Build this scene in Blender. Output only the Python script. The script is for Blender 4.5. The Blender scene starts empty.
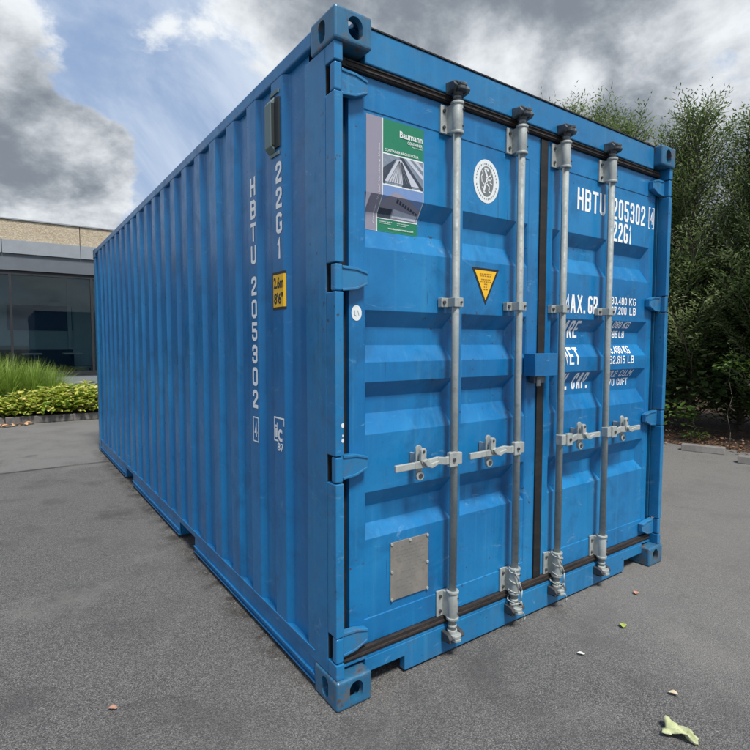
import bpy, bmesh, math, random
from math import sin, cos, pi, radians
from mathutils import Vector, Matrix

random.seed(7)
sc = bpy.context.scene
COL = sc.collection

# ------------------------------------------------------------------ camera
cam_d = bpy.data.cameras.new("camera")
cam = bpy.data.objects.new("camera", cam_d)
COL.objects.link(cam)
YAW, PIT, ROL = 0.614038, -0.061198, 0.000623
fwd = Vector((sin(YAW)*cos(PIT), cos(YAW)*cos(PIT), sin(PIT)))
rt = Vector((cos(YAW), -sin(YAW), 0)); up = rt.cross(fwd)
rt2 = rt*cos(ROL)+up*sin(ROL); up2 = -rt*sin(ROL)+up*cos(ROL)
m = Matrix((rt2, up2, -fwd)).transposed().to_4x4()
m.translation = Vector((-0.98448, -1.64389, 1.40489))
cam.matrix_world = m
cam_d.sensor_width = 36; cam_d.lens = 36*526.92/750
cam_d.clip_start = 0.05; cam_d.clip_end = 2000
sc.camera = cam

# ------------------------------------------------------------------ world + sun + exposure
SUN_EL, SUN_AZ = radians(60), radians(186)     # azimuth clockwise from +y
w = bpy.data.worlds.new("World"); sc.world = w; w.use_nodes = True
NT = w.node_tree; NT.nodes.clear()
def wn(t, **k):
    n = NT.nodes.new(t)
    for a, b in k.items(): setattr(n, a, b)
    return n
def wl(a, b): NT.links.new(a, b)
sky = wn('ShaderNodeTexSky', sky_type='NISHITA', sun_disc=False, sun_elevation=SUN_EL, sun_rotation=SUN_AZ, air_density=1.0, dust_density=1.5, ozone_density=2.0)
tc = wn('ShaderNodeTexCoord')
def vmath(op, a, b=None):
    n = wn('ShaderNodeVectorMath', operation=op)
    for i, x in enumerate((a, b)):
        if x is None: continue
        if hasattr(x, 'links'): wl(x, n.inputs[i])
        else: n.inputs[i].default_value = x
    return n
def fm(op, a, b=None, c=None, clamp=False):
    n = wn('ShaderNodeMath', operation=op, use_clamp=clamp)
    for i, x in enumerate((a, b, c)):
        if x is None: continue
        if hasattr(x, 'links'): wl(x, n.inputs[i])
        else: n.inputs[i].default_value = x
    return n.outputs[0]
def sstep(x, a, b):
    n = wn('ShaderNodeMapRange', interpolation_type='SMOOTHSTEP')
    wl(x, n.inputs[0]); n.inputs[1].default_value = a; n.inputs[2].default_value = b
    n.inputs[3].default_value = 0; n.inputs[4].default_value = 1
    return n.outputs[0]
def wmix(f, a, b):
    n = wn('ShaderNodeMix', data_type='RGBA')
    if hasattr(f, 'links'): wl(f, n.inputs[0])
    else: n.inputs[0].default_value = f
    for i, x in ((6, a), (7, b)):
        if hasattr(x, 'links'): wl(x, n.inputs[i])
        else: n.inputs[i].default_value = x
    return n.outputs[2]
D = vmath('NORMALIZE', tc.outputs['Generated']).outputs[0]
sep = wn('ShaderNodeSeparateXYZ'); wl(D, sep.inputs[0])
zz = fm('ADD', fm('MAXIMUM', sep.outputs[2], 0.0), 0.42)
cmb = wn('ShaderNodeCombineXYZ')
wl(fm('DIVIDE', sep.outputs[0], zz), cmb.inputs[0]); wl(fm('DIVIDE', sep.outputs[1], zz), cmb.inputs[1])
P = cmb.outputs[0]
def noise(scale, detail, rough, off, dist=0.0):
    n = wn('ShaderNodeTexNoise'); n.inputs['Scale'].default_value = scale
    n.inputs['Detail'].default_value = detail; n.inputs['Roughness'].default_value = rough
    n.inputs['Distortion'].default_value = dist
    wl(vmath('ADD', P, off).outputs[0], n.inputs['Vector'])
    return n.outputs['Fac']
n1 = noise(2.6, 12, 0.60, (3.1, 1.7, 0.0), 0.15)
n2 = noise(2.4, 12, 0.60, (9.3, 4.2, 2.0), 0.25)
n3 = noise(1.5, 10, 0.62, (1.3, 7.7, 5.0), 0.6)
n4 = noise(7.0, 10, 0.62, (2.2, 0.4, 1.0), 0.2)
# cloud masses and gaps by direction: (direction, angular radius deg, weight)
def blobsum(lst):
    tot = None
    for (d, r, wt) in lst:
        d = Vector(d).normalized()
        dt = vmath('DOT_PRODUCT', D, tuple(d)).outputs['Value']
        g = sstep(dt, cos(radians(r)), 1.0)
        v = fm('MULTIPLY', g, wt)
        tot = v if tot is None else fm('ADD', tot, v)
    return tot
def pxd(u, v):                                    # direction of a point of the sky
    return fwd*526.92 + rt2*(u-375) + up2*(375-v)
cov_b = blobsum([(pxd(195, 95), 15, -0.40), (pxd(235, 130), 10, -0.22), (pxd(130, 120), 7, -0.22), (pxd(10, 120), 10, 0.22), (pxd(95, 152), 5, 0.26),
                 (pxd(60, 10), 18, 0.18), (pxd(190, -10), 12, 0.34), (pxd(60, 200), 12, 0.22), (pxd(280, 20), 9, 0.20),
                 (pxd(600, 30), 40, 0.30), (pxd(400, 30), 16, 0.14)])
shd_b = blobsum([(pxd(0, 125), 10, 0.20), (pxd(60, 142), 7, 0.24), (pxd(50, 45), 12, -0.14), (pxd(70, 200), 8, -0.26), (pxd(180, 0), 12, -0.24),
                 (pxd(500, 20), 17, 0.16), (pxd(700, -10), 20, 0.20), (pxd(600, 90), 9, 0.16), (pxd(610, 58), 6, -0.26), (pxd(545, 82), 6, -0.30), (pxd(490, 70), 6, -0.24),
                 (pxd(680, 66), 7, -0.26), (pxd(745, 70), 6, -0.16), (pxd(560, 110), 5, -0.16)])
def boost(x, k): return fm('ADD', fm('MULTIPLY', fm('SUBTRACT', x, 0.5), k), 0.5)
C = fm('ADD', boost(n1, 1.9), cov_b)
mask = sstep(C, 0.46, 0.60)
S = fm('ADD', fm('ADD', fm('MULTIPLY', boost(n2, 2.6), 0.55), fm('MULTIPLY', boost(n4, 2.2), 0.45)), shd_b)
S = fm('ADD', S, fm('MULTIPLY', fm('SUBTRACT', C, 0.6), 0.25))
thick = sstep(S, 0.14, 0.88)
K = 1.0
cl = wmix(thick, (7.0*K, 7.3*K, 7.6*K, 1), (1.8*K, 2.08*K, 2.45*K, 1))
skys = vmath('MULTIPLY', sky.outputs[0], (0.80, 0.86, 1.0)).outputs[0]
base = wmix(0.85, skys, (2.5*K, 3.5*K, 5.3*K, 1))
veil = sstep(fm('ADD', boost(n3, 1.8), fm('MULTIPLY', fm('SUBTRACT', 0.58, sep.outputs[2]), 0.7)), 0.25, 0.85)
base = wmix(fm('MULTIPLY', veil, 0.8), base, (5.6*K, 6.3*K, 7.3*K, 1))
full = wmix(mask, base, cl)
bg = wn('ShaderNodeBackground'); wl(full, bg.inputs[0]); bg.inputs[1].default_value = 0.080
wo = wn('ShaderNodeOutputWorld'); wl(bg.outputs[0], wo.inputs[0])

sd = bpy.data.lights.new("sun", 'SUN'); sd.energy = 2.8; sd.angle = radians(12); sd.color = (1.0, 0.95, 0.88)
sun = bpy.data.objects.new("sun", sd); COL.objects.link(sun)
sdir = Vector((sin(SUN_AZ)*cos(SUN_EL), cos(SUN_AZ)*cos(SUN_EL), sin(SUN_EL)))
sun.rotation_euler = sdir.to_track_quat('Z', 'Y').to_euler(); sun.location = sdir*30
sc.view_settings.view_transform = 'Standard'; sc.view_settings.look = 'None'
sc.view_settings.exposure = 0.68; sc.view_settings.gamma = 1; sc.view_settings.use_curve_mapping = False

# ------------------------------------------------------------------ material helpers
def mat(name, col, rough=0.6, metal=0.0, spec=0.5):
    mm = bpy.data.materials.new(name); mm.use_nodes = True
    b = mm.node_tree.nodes['Principled BSDF']
    b.inputs['Base Color'].default_value = (*col, 1); b.inputs['Roughness'].default_value = rough
    b.inputs['Metallic'].default_value = metal; b.inputs['Specular IOR Level'].default_value = spec
    return mm
class G:
    """tiny node graph helper on a material"""
    def __init__(s, mm):
        s.t = mm.node_tree; s.b = s.t.nodes['Principled BSDF']
        s.co = s.t.nodes.new('ShaderNodeTexCoord').outputs['Object']
    def n(s, t, **k):
        x = s.t.nodes.new(t)
        for a, b in k.items(): setattr(x, a, b)
        return x
    def l(s, a, b): s.t.links.new(a, b)
    def noise(s, sc_=5, det=4, rough=.5, stretch=(1, 1, 1), off=(0, 0, 0), dist=0, co=None):
        mp = s.n('ShaderNodeMapping'); mp.inputs['Scale'].default_value = stretch; mp.inputs['Location'].default_value = off
        s.l(co or s.co, mp.inputs[0])
        x = s.n('ShaderNodeTexNoise'); x.inputs['Scale'].default_value = sc_; x.inputs['Detail'].default_value = det
        x.inputs['Roughness'].default_value = rough; x.inputs['Distortion'].default_value = dist
        s.l(mp.outputs[0], x.inputs['Vector']); return x.outputs['Fac']
    def vor(s, sc_, feat='F1', stretch=(1, 1, 1)):
        mp = s.n('ShaderNodeMapping'); mp.inputs['Scale'].default_value = stretch; s.l(s.co, mp.inputs[0])
        x = s.n('ShaderNodeTexVoronoi', feature=feat); x.inputs['Scale'].default_value = sc_
        s.l(mp.outputs[0], x.inputs['Vector']); return x
    def rng(s, x, a, b, c=0, d=1, smooth=True):
        r = s.n('ShaderNodeMapRange'); r.interpolation_type = 'SMOOTHSTEP' if smooth else 'LINEAR'
        s.l(x, r.inputs[0])
        for i, v in enumerate((a, b, c, d)): r.inputs[i+1].default_value = v
        return r.outputs[0]
    def m(s, op, a, b=None, clamp=False):
        x = s.n('ShaderNodeMath', operation=op, use_clamp=clamp)
        for i, v in enumerate((a, b)):
            if v is None: continue
            if hasattr(v, 'links'): s.l(v, x.inputs[i])
            else: x.inputs[i].default_value = v
        return x.outputs[0]
    def mix(s, f, a, b, bt='MIX'):
        x = s.n('ShaderNodeMix', data_type='RGBA', blend_type=bt)
        for i, v in ((0, f), (6, a), (7, b)):
            if hasattr(v, 'links'): s.l(v, x.inputs[i])
            elif i == 0: x.inputs[0].default_value = v
            else: x.inputs[i].default_value = (*v, 1) if len(v) == 3 else v
        return x.outputs[2]
    def bump(s, h, strength=.3, dist=.01):
        x = s.n('ShaderNodeBump'); x.inputs['Strength'].default_value = strength; x.inputs['Distance'].default_value = dist
        s.l(h, x.inputs['Height']); s.l(x.outputs[0], s.b.inputs['Normal'])
    def col(s, c): s.l(c, s.b.inputs['Base Color'])
    def rough(s, r): s.l(r, s.b.inputs['Roughness'])
    def sepz(s):
        x = s.n('ShaderNodeSeparateXYZ'); s.l(s.co, x.inputs[0]); return x.outputs

def blue_paint(name, base, fade, wear=0.0, chips=1.0, streak=1.0):
    mm = mat(name, base, .38); g = G(mm)
    big = g.noise(1.3, 5, .6)
    st = g.noise(1.0, 6, .62, stretch=(26, 26, 1.1))            # rain streaks
    st2 = g.noise(1.0, 4, .6, stretch=(7, 7, .5), off=(3, 1, 2))
    fine = g.noise(60, 4, .7)
    mot = g.noise(4.5, 7, .68, off=(2, 8, 5), dist=.5)
    deep = tuple(k*.62 for k in base)
    c = g.mix(g.rng(big, .36, .66), base, fade)
    c = g.mix(g.m('MULTIPLY', g.rng(mot, .48, .70), .60), c, deep)
    c = g.mix(g.m('MULTIPLY', g.rng(st, .5, .78), .34*streak), c, (fade[0]*2.2+.03, fade[1]*1.25+.02, fade[2]*1.02))
    c = g.mix(g.m('MULTIPLY', g.rng(st2, .52, .8), .40*streak), c, (.030, .085, .19))
    # grime and scuffs
    gr = g.noise(9, 8, .72, off=(5, 2, 8))
    c = g.mix(g.m('MULTIPLY', g.rng(gr, .55, .78), .32), c, (.035, .075, .13))
    sc1 = g.noise(5, 7, .75, stretch=(1, 1, 2.6), off=(1, 9, 4), dist=1.2)
    c = g.mix(g.m('MULTIPLY', g.rng(sc1, .59, .70), .62*chips), c, (.14, .33, .54))
    ch = g.noise(38, 3, .55, off=(4, 4, 1)); chm = g.noise(2.4, 3, .6, off=(8, 3, 3))
    chip = g.m('MULTIPLY', g.rng(ch, .665, .70), g.rng(chm, .48, .60))
    c = g.mix(g.m('MULTIPLY', chip, .85*chips), c, (.055, .035, .028))
    ln = g.noise(1.0, 3, .5, stretch=(60, 60, 2.2), off=(2, 2, 7)); lnm = g.noise(3.2, 2, .5, off=(1, 5, 9))
    c = g.mix(g.m('MULTIPLY', g.m('MULTIPLY', g.rng(ln, .68, .72), g.rng(lnm, .54, .62)), .55*chips), c, (.012, .03, .07))
    if wear:
        wr = g.noise(14, 8, .7, off=(2, 6, 1)); wr2 = g.noise(30, 5, .6, off=(7, 1, 1))
        c = g.mix(g.m('MULTIPLY', g.rng(wr, .50, .62), wear), c, (.11, .12, .125))
        c = g.mix(g.m('MULTIPLY', g.rng(wr2, .58, .68), wear*.8), c, (.09, .042, .022))
    # small grime tone
    c = g.mix(g.m('MULTIPLY', fine, .16), c, (.02, .05, .09))
    g.col(c)
    g.rough(g.rng(g.m('ADD', g.m('MULTIPLY', gr, .6), g.m('MULTIPLY', st, .4)), .3, .75, .24, .52))
    dents = g.noise(3.2, 2, .4, off=(6, 6, 6))
    g.bump(g.m('ADD', g.m('MULTIPLY', dents, 1.0), g.m('MULTIPLY', fine, .035)), .55, .010)
    return mm
BLUE = (.004, .146, .385); FADE = (.010, .212, .490)
M = {}
M['side'] = blue_paint('blue_side_paint', BLUE, (.006, .182, .44), streak=.8, chips=.6)
M['door'] = blue_paint('blue_door_paint', (.004, .152, .395), FADE, chips=1.0)
M['frame'] = blue_paint('blue_frame_paint', (.010, .175, .41), (.018, .210, .45), wear=.12)
M['cast'] = blue_paint('worn_casting_paint', (.020, .130, .26), (.035, .165, .30), wear=.85)
M['rail'] = blue_paint('blue_rail_paint', (.007, .150, .38), (.014, .195, .45), wear=.10)
M['hinge'] = blue_paint('blue_hinge_paint', (.014, .17, .38), (.03, .22, .45), wear=.35)

def metal_mat(name, c1, c2, rough=.5, metal=.55, rust=.25):
    mm = mat(name, c1, rough, metal); g = G(mm)
    a = g.noise(14, 6, .65, stretch=(1, 1, .5)); b = g.noise(40, 4, .6, off=(3, 3, 3)); r = g.noise(22, 6, .7, off=(8, 2, 2))
    c = g.mix(g.rng(a, .35, .7), c1, c2)
    c = g.mix(g.m('MULTIPLY', g.rng(b, .5, .75), .3), c, (.10, .10, .10))
    c = g.mix(g.m('MULTIPLY', g.rng(r, .60, .70), rust), c, (.12, .065, .04))
    g.col(c); g.rough(g.rng(b, .3, .7, rough-.12, rough+.15)); g.bump(b, .25, .003)
    return mm
M['galv'] = metal_mat('galvanised_bar_steel', (.25, .285, .285), (.34, .37, .36), .62, .15, .22)
M['galv2'] = metal_mat('galvanised_fitting_steel', (.44, .47, .45), (.32, .35, .34), .52, .2, .30)
M['darkiron'] = metal_mat('blackened_cam_steel', (.040, .050, .060), (.14, .16, .17), .55, .2, .3)
M['plate'] = metal_mat('dull_plate_metal', (.24, .23, .21), (.31, .29, .26), .5, .3, .35)
M['bolt'] = metal_mat('dark_bolt_steel', (.05, .055, .06), (.09, .09, .10), .5, .4, .3)
mm = mat('black_rubber', (.018, .018, .020), .65); g = G(mm)
a = g.noise(20, 5, .7, stretch=(.4, 1, 1)); g.col(g.mix(g.rng(a, .4, .75), (.009, .009, .010), (.024, .021, .020))); g.bump(g.noise(30, 3), .3, .004); M['rubber'] = mm
mm = mat('weathered_rubber', (.05, .04, .036), .7); g = G(mm)
a = g.noise(12, 6, .7, stretch=(.5, 1, 6)); g.col(g.mix(g.rng(a, .35, .7), (.013, .012, .013), (.050, .038, .032))); g.bump(a, .4, .005); M['rubber2'] = mm
def print_mat(name, c, wear=.35, under=(.02, .16, .45)):
    mm = mat(name, c, .55); g = G(mm)
    a = g.noise(45, 6, .75); b = g.noise(9, 4, .6, off=(3, 7, 2))
    f = g.m('MULTIPLY', g.rng(g.m('ADD', g.m('MULTIPLY', a, .6), g.m('MULTIPLY', b, .4)), .50, .64), wear)
    g.col(g.mix(f, c, under)); return mm
M['white'] = print_mat('white_lettering', (.90, .92, .93), .14)
M['sticker'] = print_mat('white_sticker', (.74, .79, .80), .25, (.35, .40, .45))
M['yellow'] = print_mat('yellow_sticker', (.86, .50, .02), .30, (.55, .32, .03))
M['blackp'] = print_mat('black_print', (.015, .017, .018), .15, (.08, .08, .07))
M['brownp'] = print_mat('faded_brown_print', (.32, .15, .02), .3, (.5, .3, .03))
M['greyp'] = print_mat('grey_print', (.16, .18, .19), .2, (.3, .33, .35))
M['green'] = print_mat('poster_green', (.010, .195, .105), .15, (.05, .26, .20))
M['pgrey'] = print_mat('poster_grey', (.27, .26, .33), .2, (.2, .22, .3))
M['psky'] = print_mat('poster_sky', (.16, .27, .52), .2, (.3, .4, .6))
M['pdark'] = print_mat('poster_dark', (.035, .05, .08), .3, (.1, .12, .16))
M['pmid'] = print_mat('poster_mid_grey', (.18, .23, .30), .5, (.35, .4, .45))
M['plight'] = print_mat('poster_light', (.52, .56, .64), .4, (.35, .38, .45))
M['ventg'] = mat('grey_vent_plastic', (.13, .19, .19), .6)
M['ventd'] = mat('dark_vent_grille', (.012, .02, .022), .7)

# ------------------------------------------------------------------ mesh helpers
class MB:
    def __init__(s): s.bm = bmesh.new()
    def box(s, x0, x1, y0, y1, z0, z1):
        v = [s.bm.verts.new((x, y, z)) for z in (z0, z1) for y in (y0, y1) for x in (x0, x1)]
        for f in ((0, 2, 3, 1), (4, 5, 7, 6), (0, 1, 5, 4), (2, 6, 7, 3), (0, 4, 6, 2), (1, 3, 7, 5)):
            s.bm.faces.new([v[i] for i in f])
        return s
    def cyl(s, p0, p1, r0, r1=None, n=20, cap=True):
        p0, p1 = Vector(p0), Vector(p1); r1 = r0 if r1 is None else r1
        d = (p1-p0).normalized(); a = d.orthogonal().normalized(); b = d.cross(a)
        A = []; B = []
        for i in range(n):
            t = 2*pi*i/n; o = a*cos(t)+b*sin(t)
            A.append(s.bm.verts.new(p0+o*r0)); B.append(s.bm.verts.new(p1+o*r1))
        for i in range(n):
            f = s.bm.faces.new((A[i], A[(i+1) % n], B[(i+1) % n], B[i])); f.smooth = True
        if cap: s.bm.faces.new(A[::-1]); s.bm.faces.new(B)
        return s
    def tube(s, pts, r, n=8):
        for a, b in zip(pts, pts[1:]):
            rr = r if not isinstance(r, (list, tuple)) else r[0]
            s.cyl(a, b, rr, n=n)
        return s
    def prism(s, pts, d):
        """pts: 3D polygon, d: extrusion vector"""
        d = Vector(d); A = [s.bm.verts.new(Vector(p)) for p in pts]; B = [s.bm.verts.new(Vector(p)+d) for p in pts]
        n = len(A)
        s.bm.faces.new(A[::-1]); s.bm.faces.new(B)
        for i in range(n): s.bm.faces.new((A[i], A[(i+1) % n], B[(i+1) % n], B[i]))
        return s
    def build(s, name, mt, parent=None, bevel=0, seg=2, recalc=True):
        if recalc: bmesh.ops.recalc_face_normals(s.bm, faces=s.bm.faces)
        me = bpy.data.meshes.new(name); s.bm.to_mesh(me); s.bm.free()
        for x in (mt if isinstance(mt, (list, tuple)) else [mt]): me.materials.append(x)
        o = bpy.data.objects.new(name, me); COL.objects.link(o)
        if parent is not None: o.parent = parent
        if bevel:
            b = o.modifiers.new('bevel', 'BEVEL'); b.width = bevel; b.segments = seg; b.limit_method = 'ANGLE'; b.angle_limit = radians(35)
            b.harden_normals = False
        return o
def mesh_obj(name, verts, faces, mt, parent=None, smooth=False):
    me = bpy.data.meshes.new(name); me.from_pydata([tuple(v) for v in verts], [], faces); me.update()
    for x in (mt if isinstance(mt, (list, tuple)) else [mt]): me.materials.append(x)
    if smooth: me.polygons.foreach_set('use_smooth', [True]*len(me.polygons))
    o = bpy.data.objects.new(name, me); COL.objects.link(o)
    if parent is not None: o.parent = parent
    return o
def empty(name, label, cat, loc=(0, 0, 0), group=None):
    o = bpy.data.objects.new(name, None); COL.objects.link(o); o.location = loc
    o.empty_display_size = .2
    o['label'] = label; o['category'] = cat
    if group: o['group'] = group
    return o
def tag(o, label, cat, group=None, kind=None):
    o['label'] = label; o['category'] = cat
    if group: o['group'] = group
    if kind: o['kind'] = kind
    return o
def struct(o): o['kind'] = 'structure'; return o

# ------------------------------------------------------------------ ground
def asphalt():
    mm = mat('asphalt', (.11, .11, .108), .9); g = G(mm)
    sp = g.vor(250); sp2 = g.vor(240)
    fine = g.noise(150, 3, .7); mid = g.noise(2.2, 6, .62); big = g.noise(.45, 5, .6, off=(4, 1, 0))
    stone = g.n('ShaderNodeSeparateColor'); g.l(sp.outputs['Color'], stone.inputs[0])
    c = g.mix(stone.outputs[0], (.036, .036, .037), (.250, .245, .235))
    c = g.mix(g.m('MULTIPLY', g.rng(sp.outputs['Distance'], .3, .7), .55), c, (.035, .035, .036))
    s2 = g.n('ShaderNodeSeparateColor'); g.l(sp2.outputs['Color'], s2.inputs[0])
    c = g.mix(g.m('MULTIPLY', g.rng(s2.outputs[1], .90, .96), .50), c, (.36, .35, .33))
    c = g.mix(g.rng(big, .3, .7, 0, .45), c, (.165, .161, .154))
    c = g.mix(g.rng(mid, .48, .72, 0, .60), c, (.062, .061, .062))
    # brighter light beyond the joint across the yard, painted as a paler tone
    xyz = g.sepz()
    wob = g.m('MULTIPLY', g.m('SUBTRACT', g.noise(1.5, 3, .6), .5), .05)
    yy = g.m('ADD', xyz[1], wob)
    far_light = g.rng(yy, 5.22, 5.27)
    c = g.mix(g.m('MULTIPLY', far_light, g.rng(mid, .3, .7, .08, .42)), c, (.30, .295, .28))
    right_light = g.rng(g.m('ADD', xyz[0], g.m('MULTIPLY', g.noise(.8, 5, .6, off=(3, 3, 3)), 1.2)), 1.5, 2.6)
    c = g.mix(g.m('MULTIPLY', right_light, .32), c, (.30, .29, .27))  # right-hand ground painted paler, as lying outside the shade
    line = g.m('MULTIPLY', g.rng(yy, 5.170, 5.195), g.m('SUBTRACT', 1, g.rng(yy, 5.235, 5.265)))
    line = g.m('MULTIPLY', line, g.m('SUBTRACT', 1, g.rng(xyz[0], 3, 3.2)))
    c = g.mix(g.m('MULTIPLY', line, .8), c, (.028, .028, .028))
    # pale stains and dusty patches
    dst = g.noise(.9, 6, .7, off=(9, 9, 0), dist=.6)
    c = g.mix(g.rng(dst, .56, .70, 0, .38), c, (.24, .23, .21))
    oil = g.noise(1.3, 5, .65, off=(1, 6, 0), dist=.8); c = g.mix(g.rng(oil, .60, .70, 0, .45), c, (.038, .037, .037))
    spk = g.noise(26, 5, .75, off=(3, 1, 0)); c = g.mix(g.rng(spk, .55, .75, 0, .35), c, (.05, .049, .047))
    # grit and dirt gathered along the foot of the container
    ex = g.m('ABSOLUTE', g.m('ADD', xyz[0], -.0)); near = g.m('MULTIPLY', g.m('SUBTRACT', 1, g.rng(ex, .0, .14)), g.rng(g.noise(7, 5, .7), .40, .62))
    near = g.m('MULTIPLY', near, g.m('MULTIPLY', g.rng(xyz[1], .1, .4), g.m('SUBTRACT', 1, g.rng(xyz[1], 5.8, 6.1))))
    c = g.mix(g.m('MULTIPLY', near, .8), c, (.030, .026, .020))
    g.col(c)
    g.bump(g.m('ADD', g.m('MULTIPLY', sp.outputs['Distance'], -.8), fine), .75, .006)
    return mm
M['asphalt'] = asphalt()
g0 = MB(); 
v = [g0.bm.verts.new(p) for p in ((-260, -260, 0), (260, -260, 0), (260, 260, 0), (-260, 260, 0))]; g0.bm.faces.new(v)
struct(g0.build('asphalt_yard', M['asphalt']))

# ------------------------------------------------------------------ container
W, L, H = 2.438, 6.058, 2.591
root = empty('shipping_container', 'blue steel shipping container with two closed doors standing on the asphalt', 'shipping container')

# corner castings (box with real holes)
def casting_mesh():
    def tmp(fn):
        mb = MB(); fn(mb); bmesh.ops.recalc_face_normals(mb.bm, faces=mb.bm.faces)
        me = bpy.data.meshes.new('t'); mb.bm.to_mesh(me); mb.bm.free()
        o = bpy.data.objects.new('t', me); COL.objects.link(o); return o
    body = tmp(lambda b: b.box(0, .162, 0, .178, 0, .118))
    bv = body.modifiers.new('b', 'BEVEL'); bv.width = .011; bv.segments = 3; bv.limit_method = 'NONE'
    def stad(axis, cx, cy, w_, h_, a, b_):
        def f(mb):
            r = min(w_, h_)/2; pts = []
            for i in range(24):
                t = 2*pi*i/24; px_ = cos(t)*r; py_ = sin(t)*r
                if h_ > w_: py_ += (h_/2-r)*(1 if py_ >= 0 else -1)
                else: px_ += (w_/2-r)*(1 if px_ >= 0 else -1)
                pts.append((px_+cx, py_+cy))
            if axis == 'y': mb.prism([(p, a, q) for p, q in pts], (0, b_-a, 0))
            if axis == 'x': mb.prism([(a, p, q) for p, q in pts], (b_-a, 0, 0))
            if axis == 'z': mb.prism([(p, q, a) for p, q in pts], (0, 0, b_-a))
        return f
    cut = [tmp(lambda b: b.box(.026, .14, .026, .155, .022, .10)),
           tmp(stad('y', .088, .058, .062, .080, -.02, .06)),
           tmp(stad('x', .092, .058, .052, .080, -.02, .06)),
           tmp(stad('z', .088, .095, .062, .110, .06, .16))]
    for c in cut:
        md = body.modifiers.new('x', 'BOOLEAN'); md.operation = 'DIFFERENCE'; md.object = c; md.solver = 'EXACT'
    bpy.context.view_layer.update()
    dg = bpy.context.evaluated_depsgraph_get()
    me = bpy.data.meshes.new_from_object(body.evaluated_get(dg))
    vs = [v_.co.copy() for v_ in me.vertices]; fs = [tuple(p.vertices) for p in me.polygons]
    for o in cut+[body]: bpy.data.objects.remove(o, do_unlink=True)
    return vs, fs
cvs, cfs = casting_mesh()
for ix in (0, 1):
    for iy in (0, 1):
        for iz in (0, 1):
            flip = (ix+iy+(1-iz)) % 2 == 1
            vs = [Vector((W-v_.x if ix else v_.x, L-v_.y if iy else v_.y, v_.z+(H-.118) if iz else .118-v_.z)) for v_ in cvs]
            fs = [f[::-1] for f in cfs] if flip else cfs
            mesh_obj('corner_casting', vs, fs, M['cast'], root)

# corner posts, with the hinge slots cut in the front ones
HZ = (2.355, 1.645, .930, .232)     # hinge centres
def mx(x, right): return W-x if right else x
for right in (0, 1):
    mb = MB()
    def bx(x0, x1, y0, y1, z0, z1):
        a, b = sorted((mx(x0, right), mx(x1, right))); mb.box(a, b, y0, y1, z0, z1)
    bx(.006, .042, .078, .238, .118, 2.473)
    zs = [.118]
    for hz in sorted(HZ): zs += [hz-.053, hz+.053]
    zs.append(2.473)
    for i in range(0, len(zs), 2): bx(.006, .042, .012, .0775, zs[i], zs[i+1])
    mb.build('corner_post', M['frame'], root, .0035)
    mb = MB()   # inner return of the post behind the door gap
    def bx(x0, x1, y0, y1, z0, z1):
        a, b = sorted((mx(x0, right), mx(x1, right))); mb.box(a, b, y0, y1, z0, z1)
    bx(.0425, .105, .150, .235, .12, 2.45)
    mb.build('door_jamb', M['darkiron'] if not right else M['frame'], root)
    mb = MB()
    bx = lambda x0, x1, y0, y1, z0, z1: mb.box(*sorted((mx(x0, right), mx(x1, right))), y0, y1, z0, z1)
    bx(.006, .10, L-.17, L-.01, .118, 2.473)
    mb.build('corner_post', M['frame'], root, .0035)

# corrugated side walls
PITCH = .2822; Y1 = .49; DEP = .026
prof = [(.238, DEP)]
for k in range(19):
    c = Y1+PITCH*k
    prof += [(c-.084, DEP), (c-.055, .003), (c+.055, .003), (c+.084, DEP)]
prof.append((L-.17, DEP))
def xs(y):
    for (a, b), (c, d) in zip(prof, prof[1:]):
        if a <= y <= c: return b+(d-b)*(y-a)/(c-a+1e-9)
    return DEP
for right in (0, 1):
    ZL = [.165+i*(2.52-.165)/6 for i in range(7)]
    vs = []; fs = []
    for z in ZL:
        for y, x in prof: vs.append((mx(x+.001, right), y, z))
    n = len(prof)
    for j in range(6):
        for i in range(n-1):
            f = (j*n+i, (j+1)*n+i, (j+1)*n+i+1, j*n+i+1); fs.append(f if not right else f[::-1])
    o = mesh_obj('side_wall', vs, fs, M['side'], root)
    b = o.modifiers.new('bevel', 'BEVEL'); b.width = .005; b.segments = 2; b.limit_method = 'ANGLE'; b.angle_limit = radians(20)
    # rails
    mb = MB(); bx = lambda x0, x1, y0, y1, z0, z1: mb.box(*sorted((mx(x0, right), mx(x1, right))), y0, y1, z0, z1)
    bx(.004, .06, .178, L-.178, 2.521, 2.580)
    mb.build('top_rail', M['rail'], root, .008, 3)
    mb = MB(); bx = lambda x0, x1, y0, y1, z0, z1: mb.box(*sorted((mx(x0, right), mx(x1, right))), y0, y1, z0, z1)
    bx(.002, .05, .178, L-.178, .158, .1648)
    bx(.010, .016, .178, L-.178, .118, .157)
    for a, b_ in ((.178, 1.838), (2.200, 3.858), (4.220, L-.178)):
        bx(.0105, .0165, a, b_, .030, .1175)
        bx(.0, .012, a, b_, .058, .065)
        bx(.002, .05, a, b_, .022, .029)
    mb.build('bottom_rail', M['rail'], root, .002)
    # fork lift pocket linings
    for a in (1.838, 3.858):
        mb = MB(); bx = lambda x0, x1, y0, y1, z0, z1: mb.box(*sorted((mx(x0, right), mx(x1, right))), y0, y1, z0, z1)
        bx(.02, 1.1, a-.006, a, .02, .117); bx(.02, 1.1, a+.362, a+.368, .02, .117)
        mb.build('forklift_pocket', M['rail'], root)
mb = MB(); mb.box(.06, W-.06, .12, L-.03, .122, .150); mb.build('floor_underside', M['darkiron'], root)
mb = MB(); mb.box(.061, W-.061, .06, L-.06, 2.562, 2.568); mb.build('roof_panel', M['rail'], root)
mb = MB(); mb.box(.105, W-.105, L-.06, L-.03, .151, 2.56); mb.build('end_wall', M['side'], root)
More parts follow.
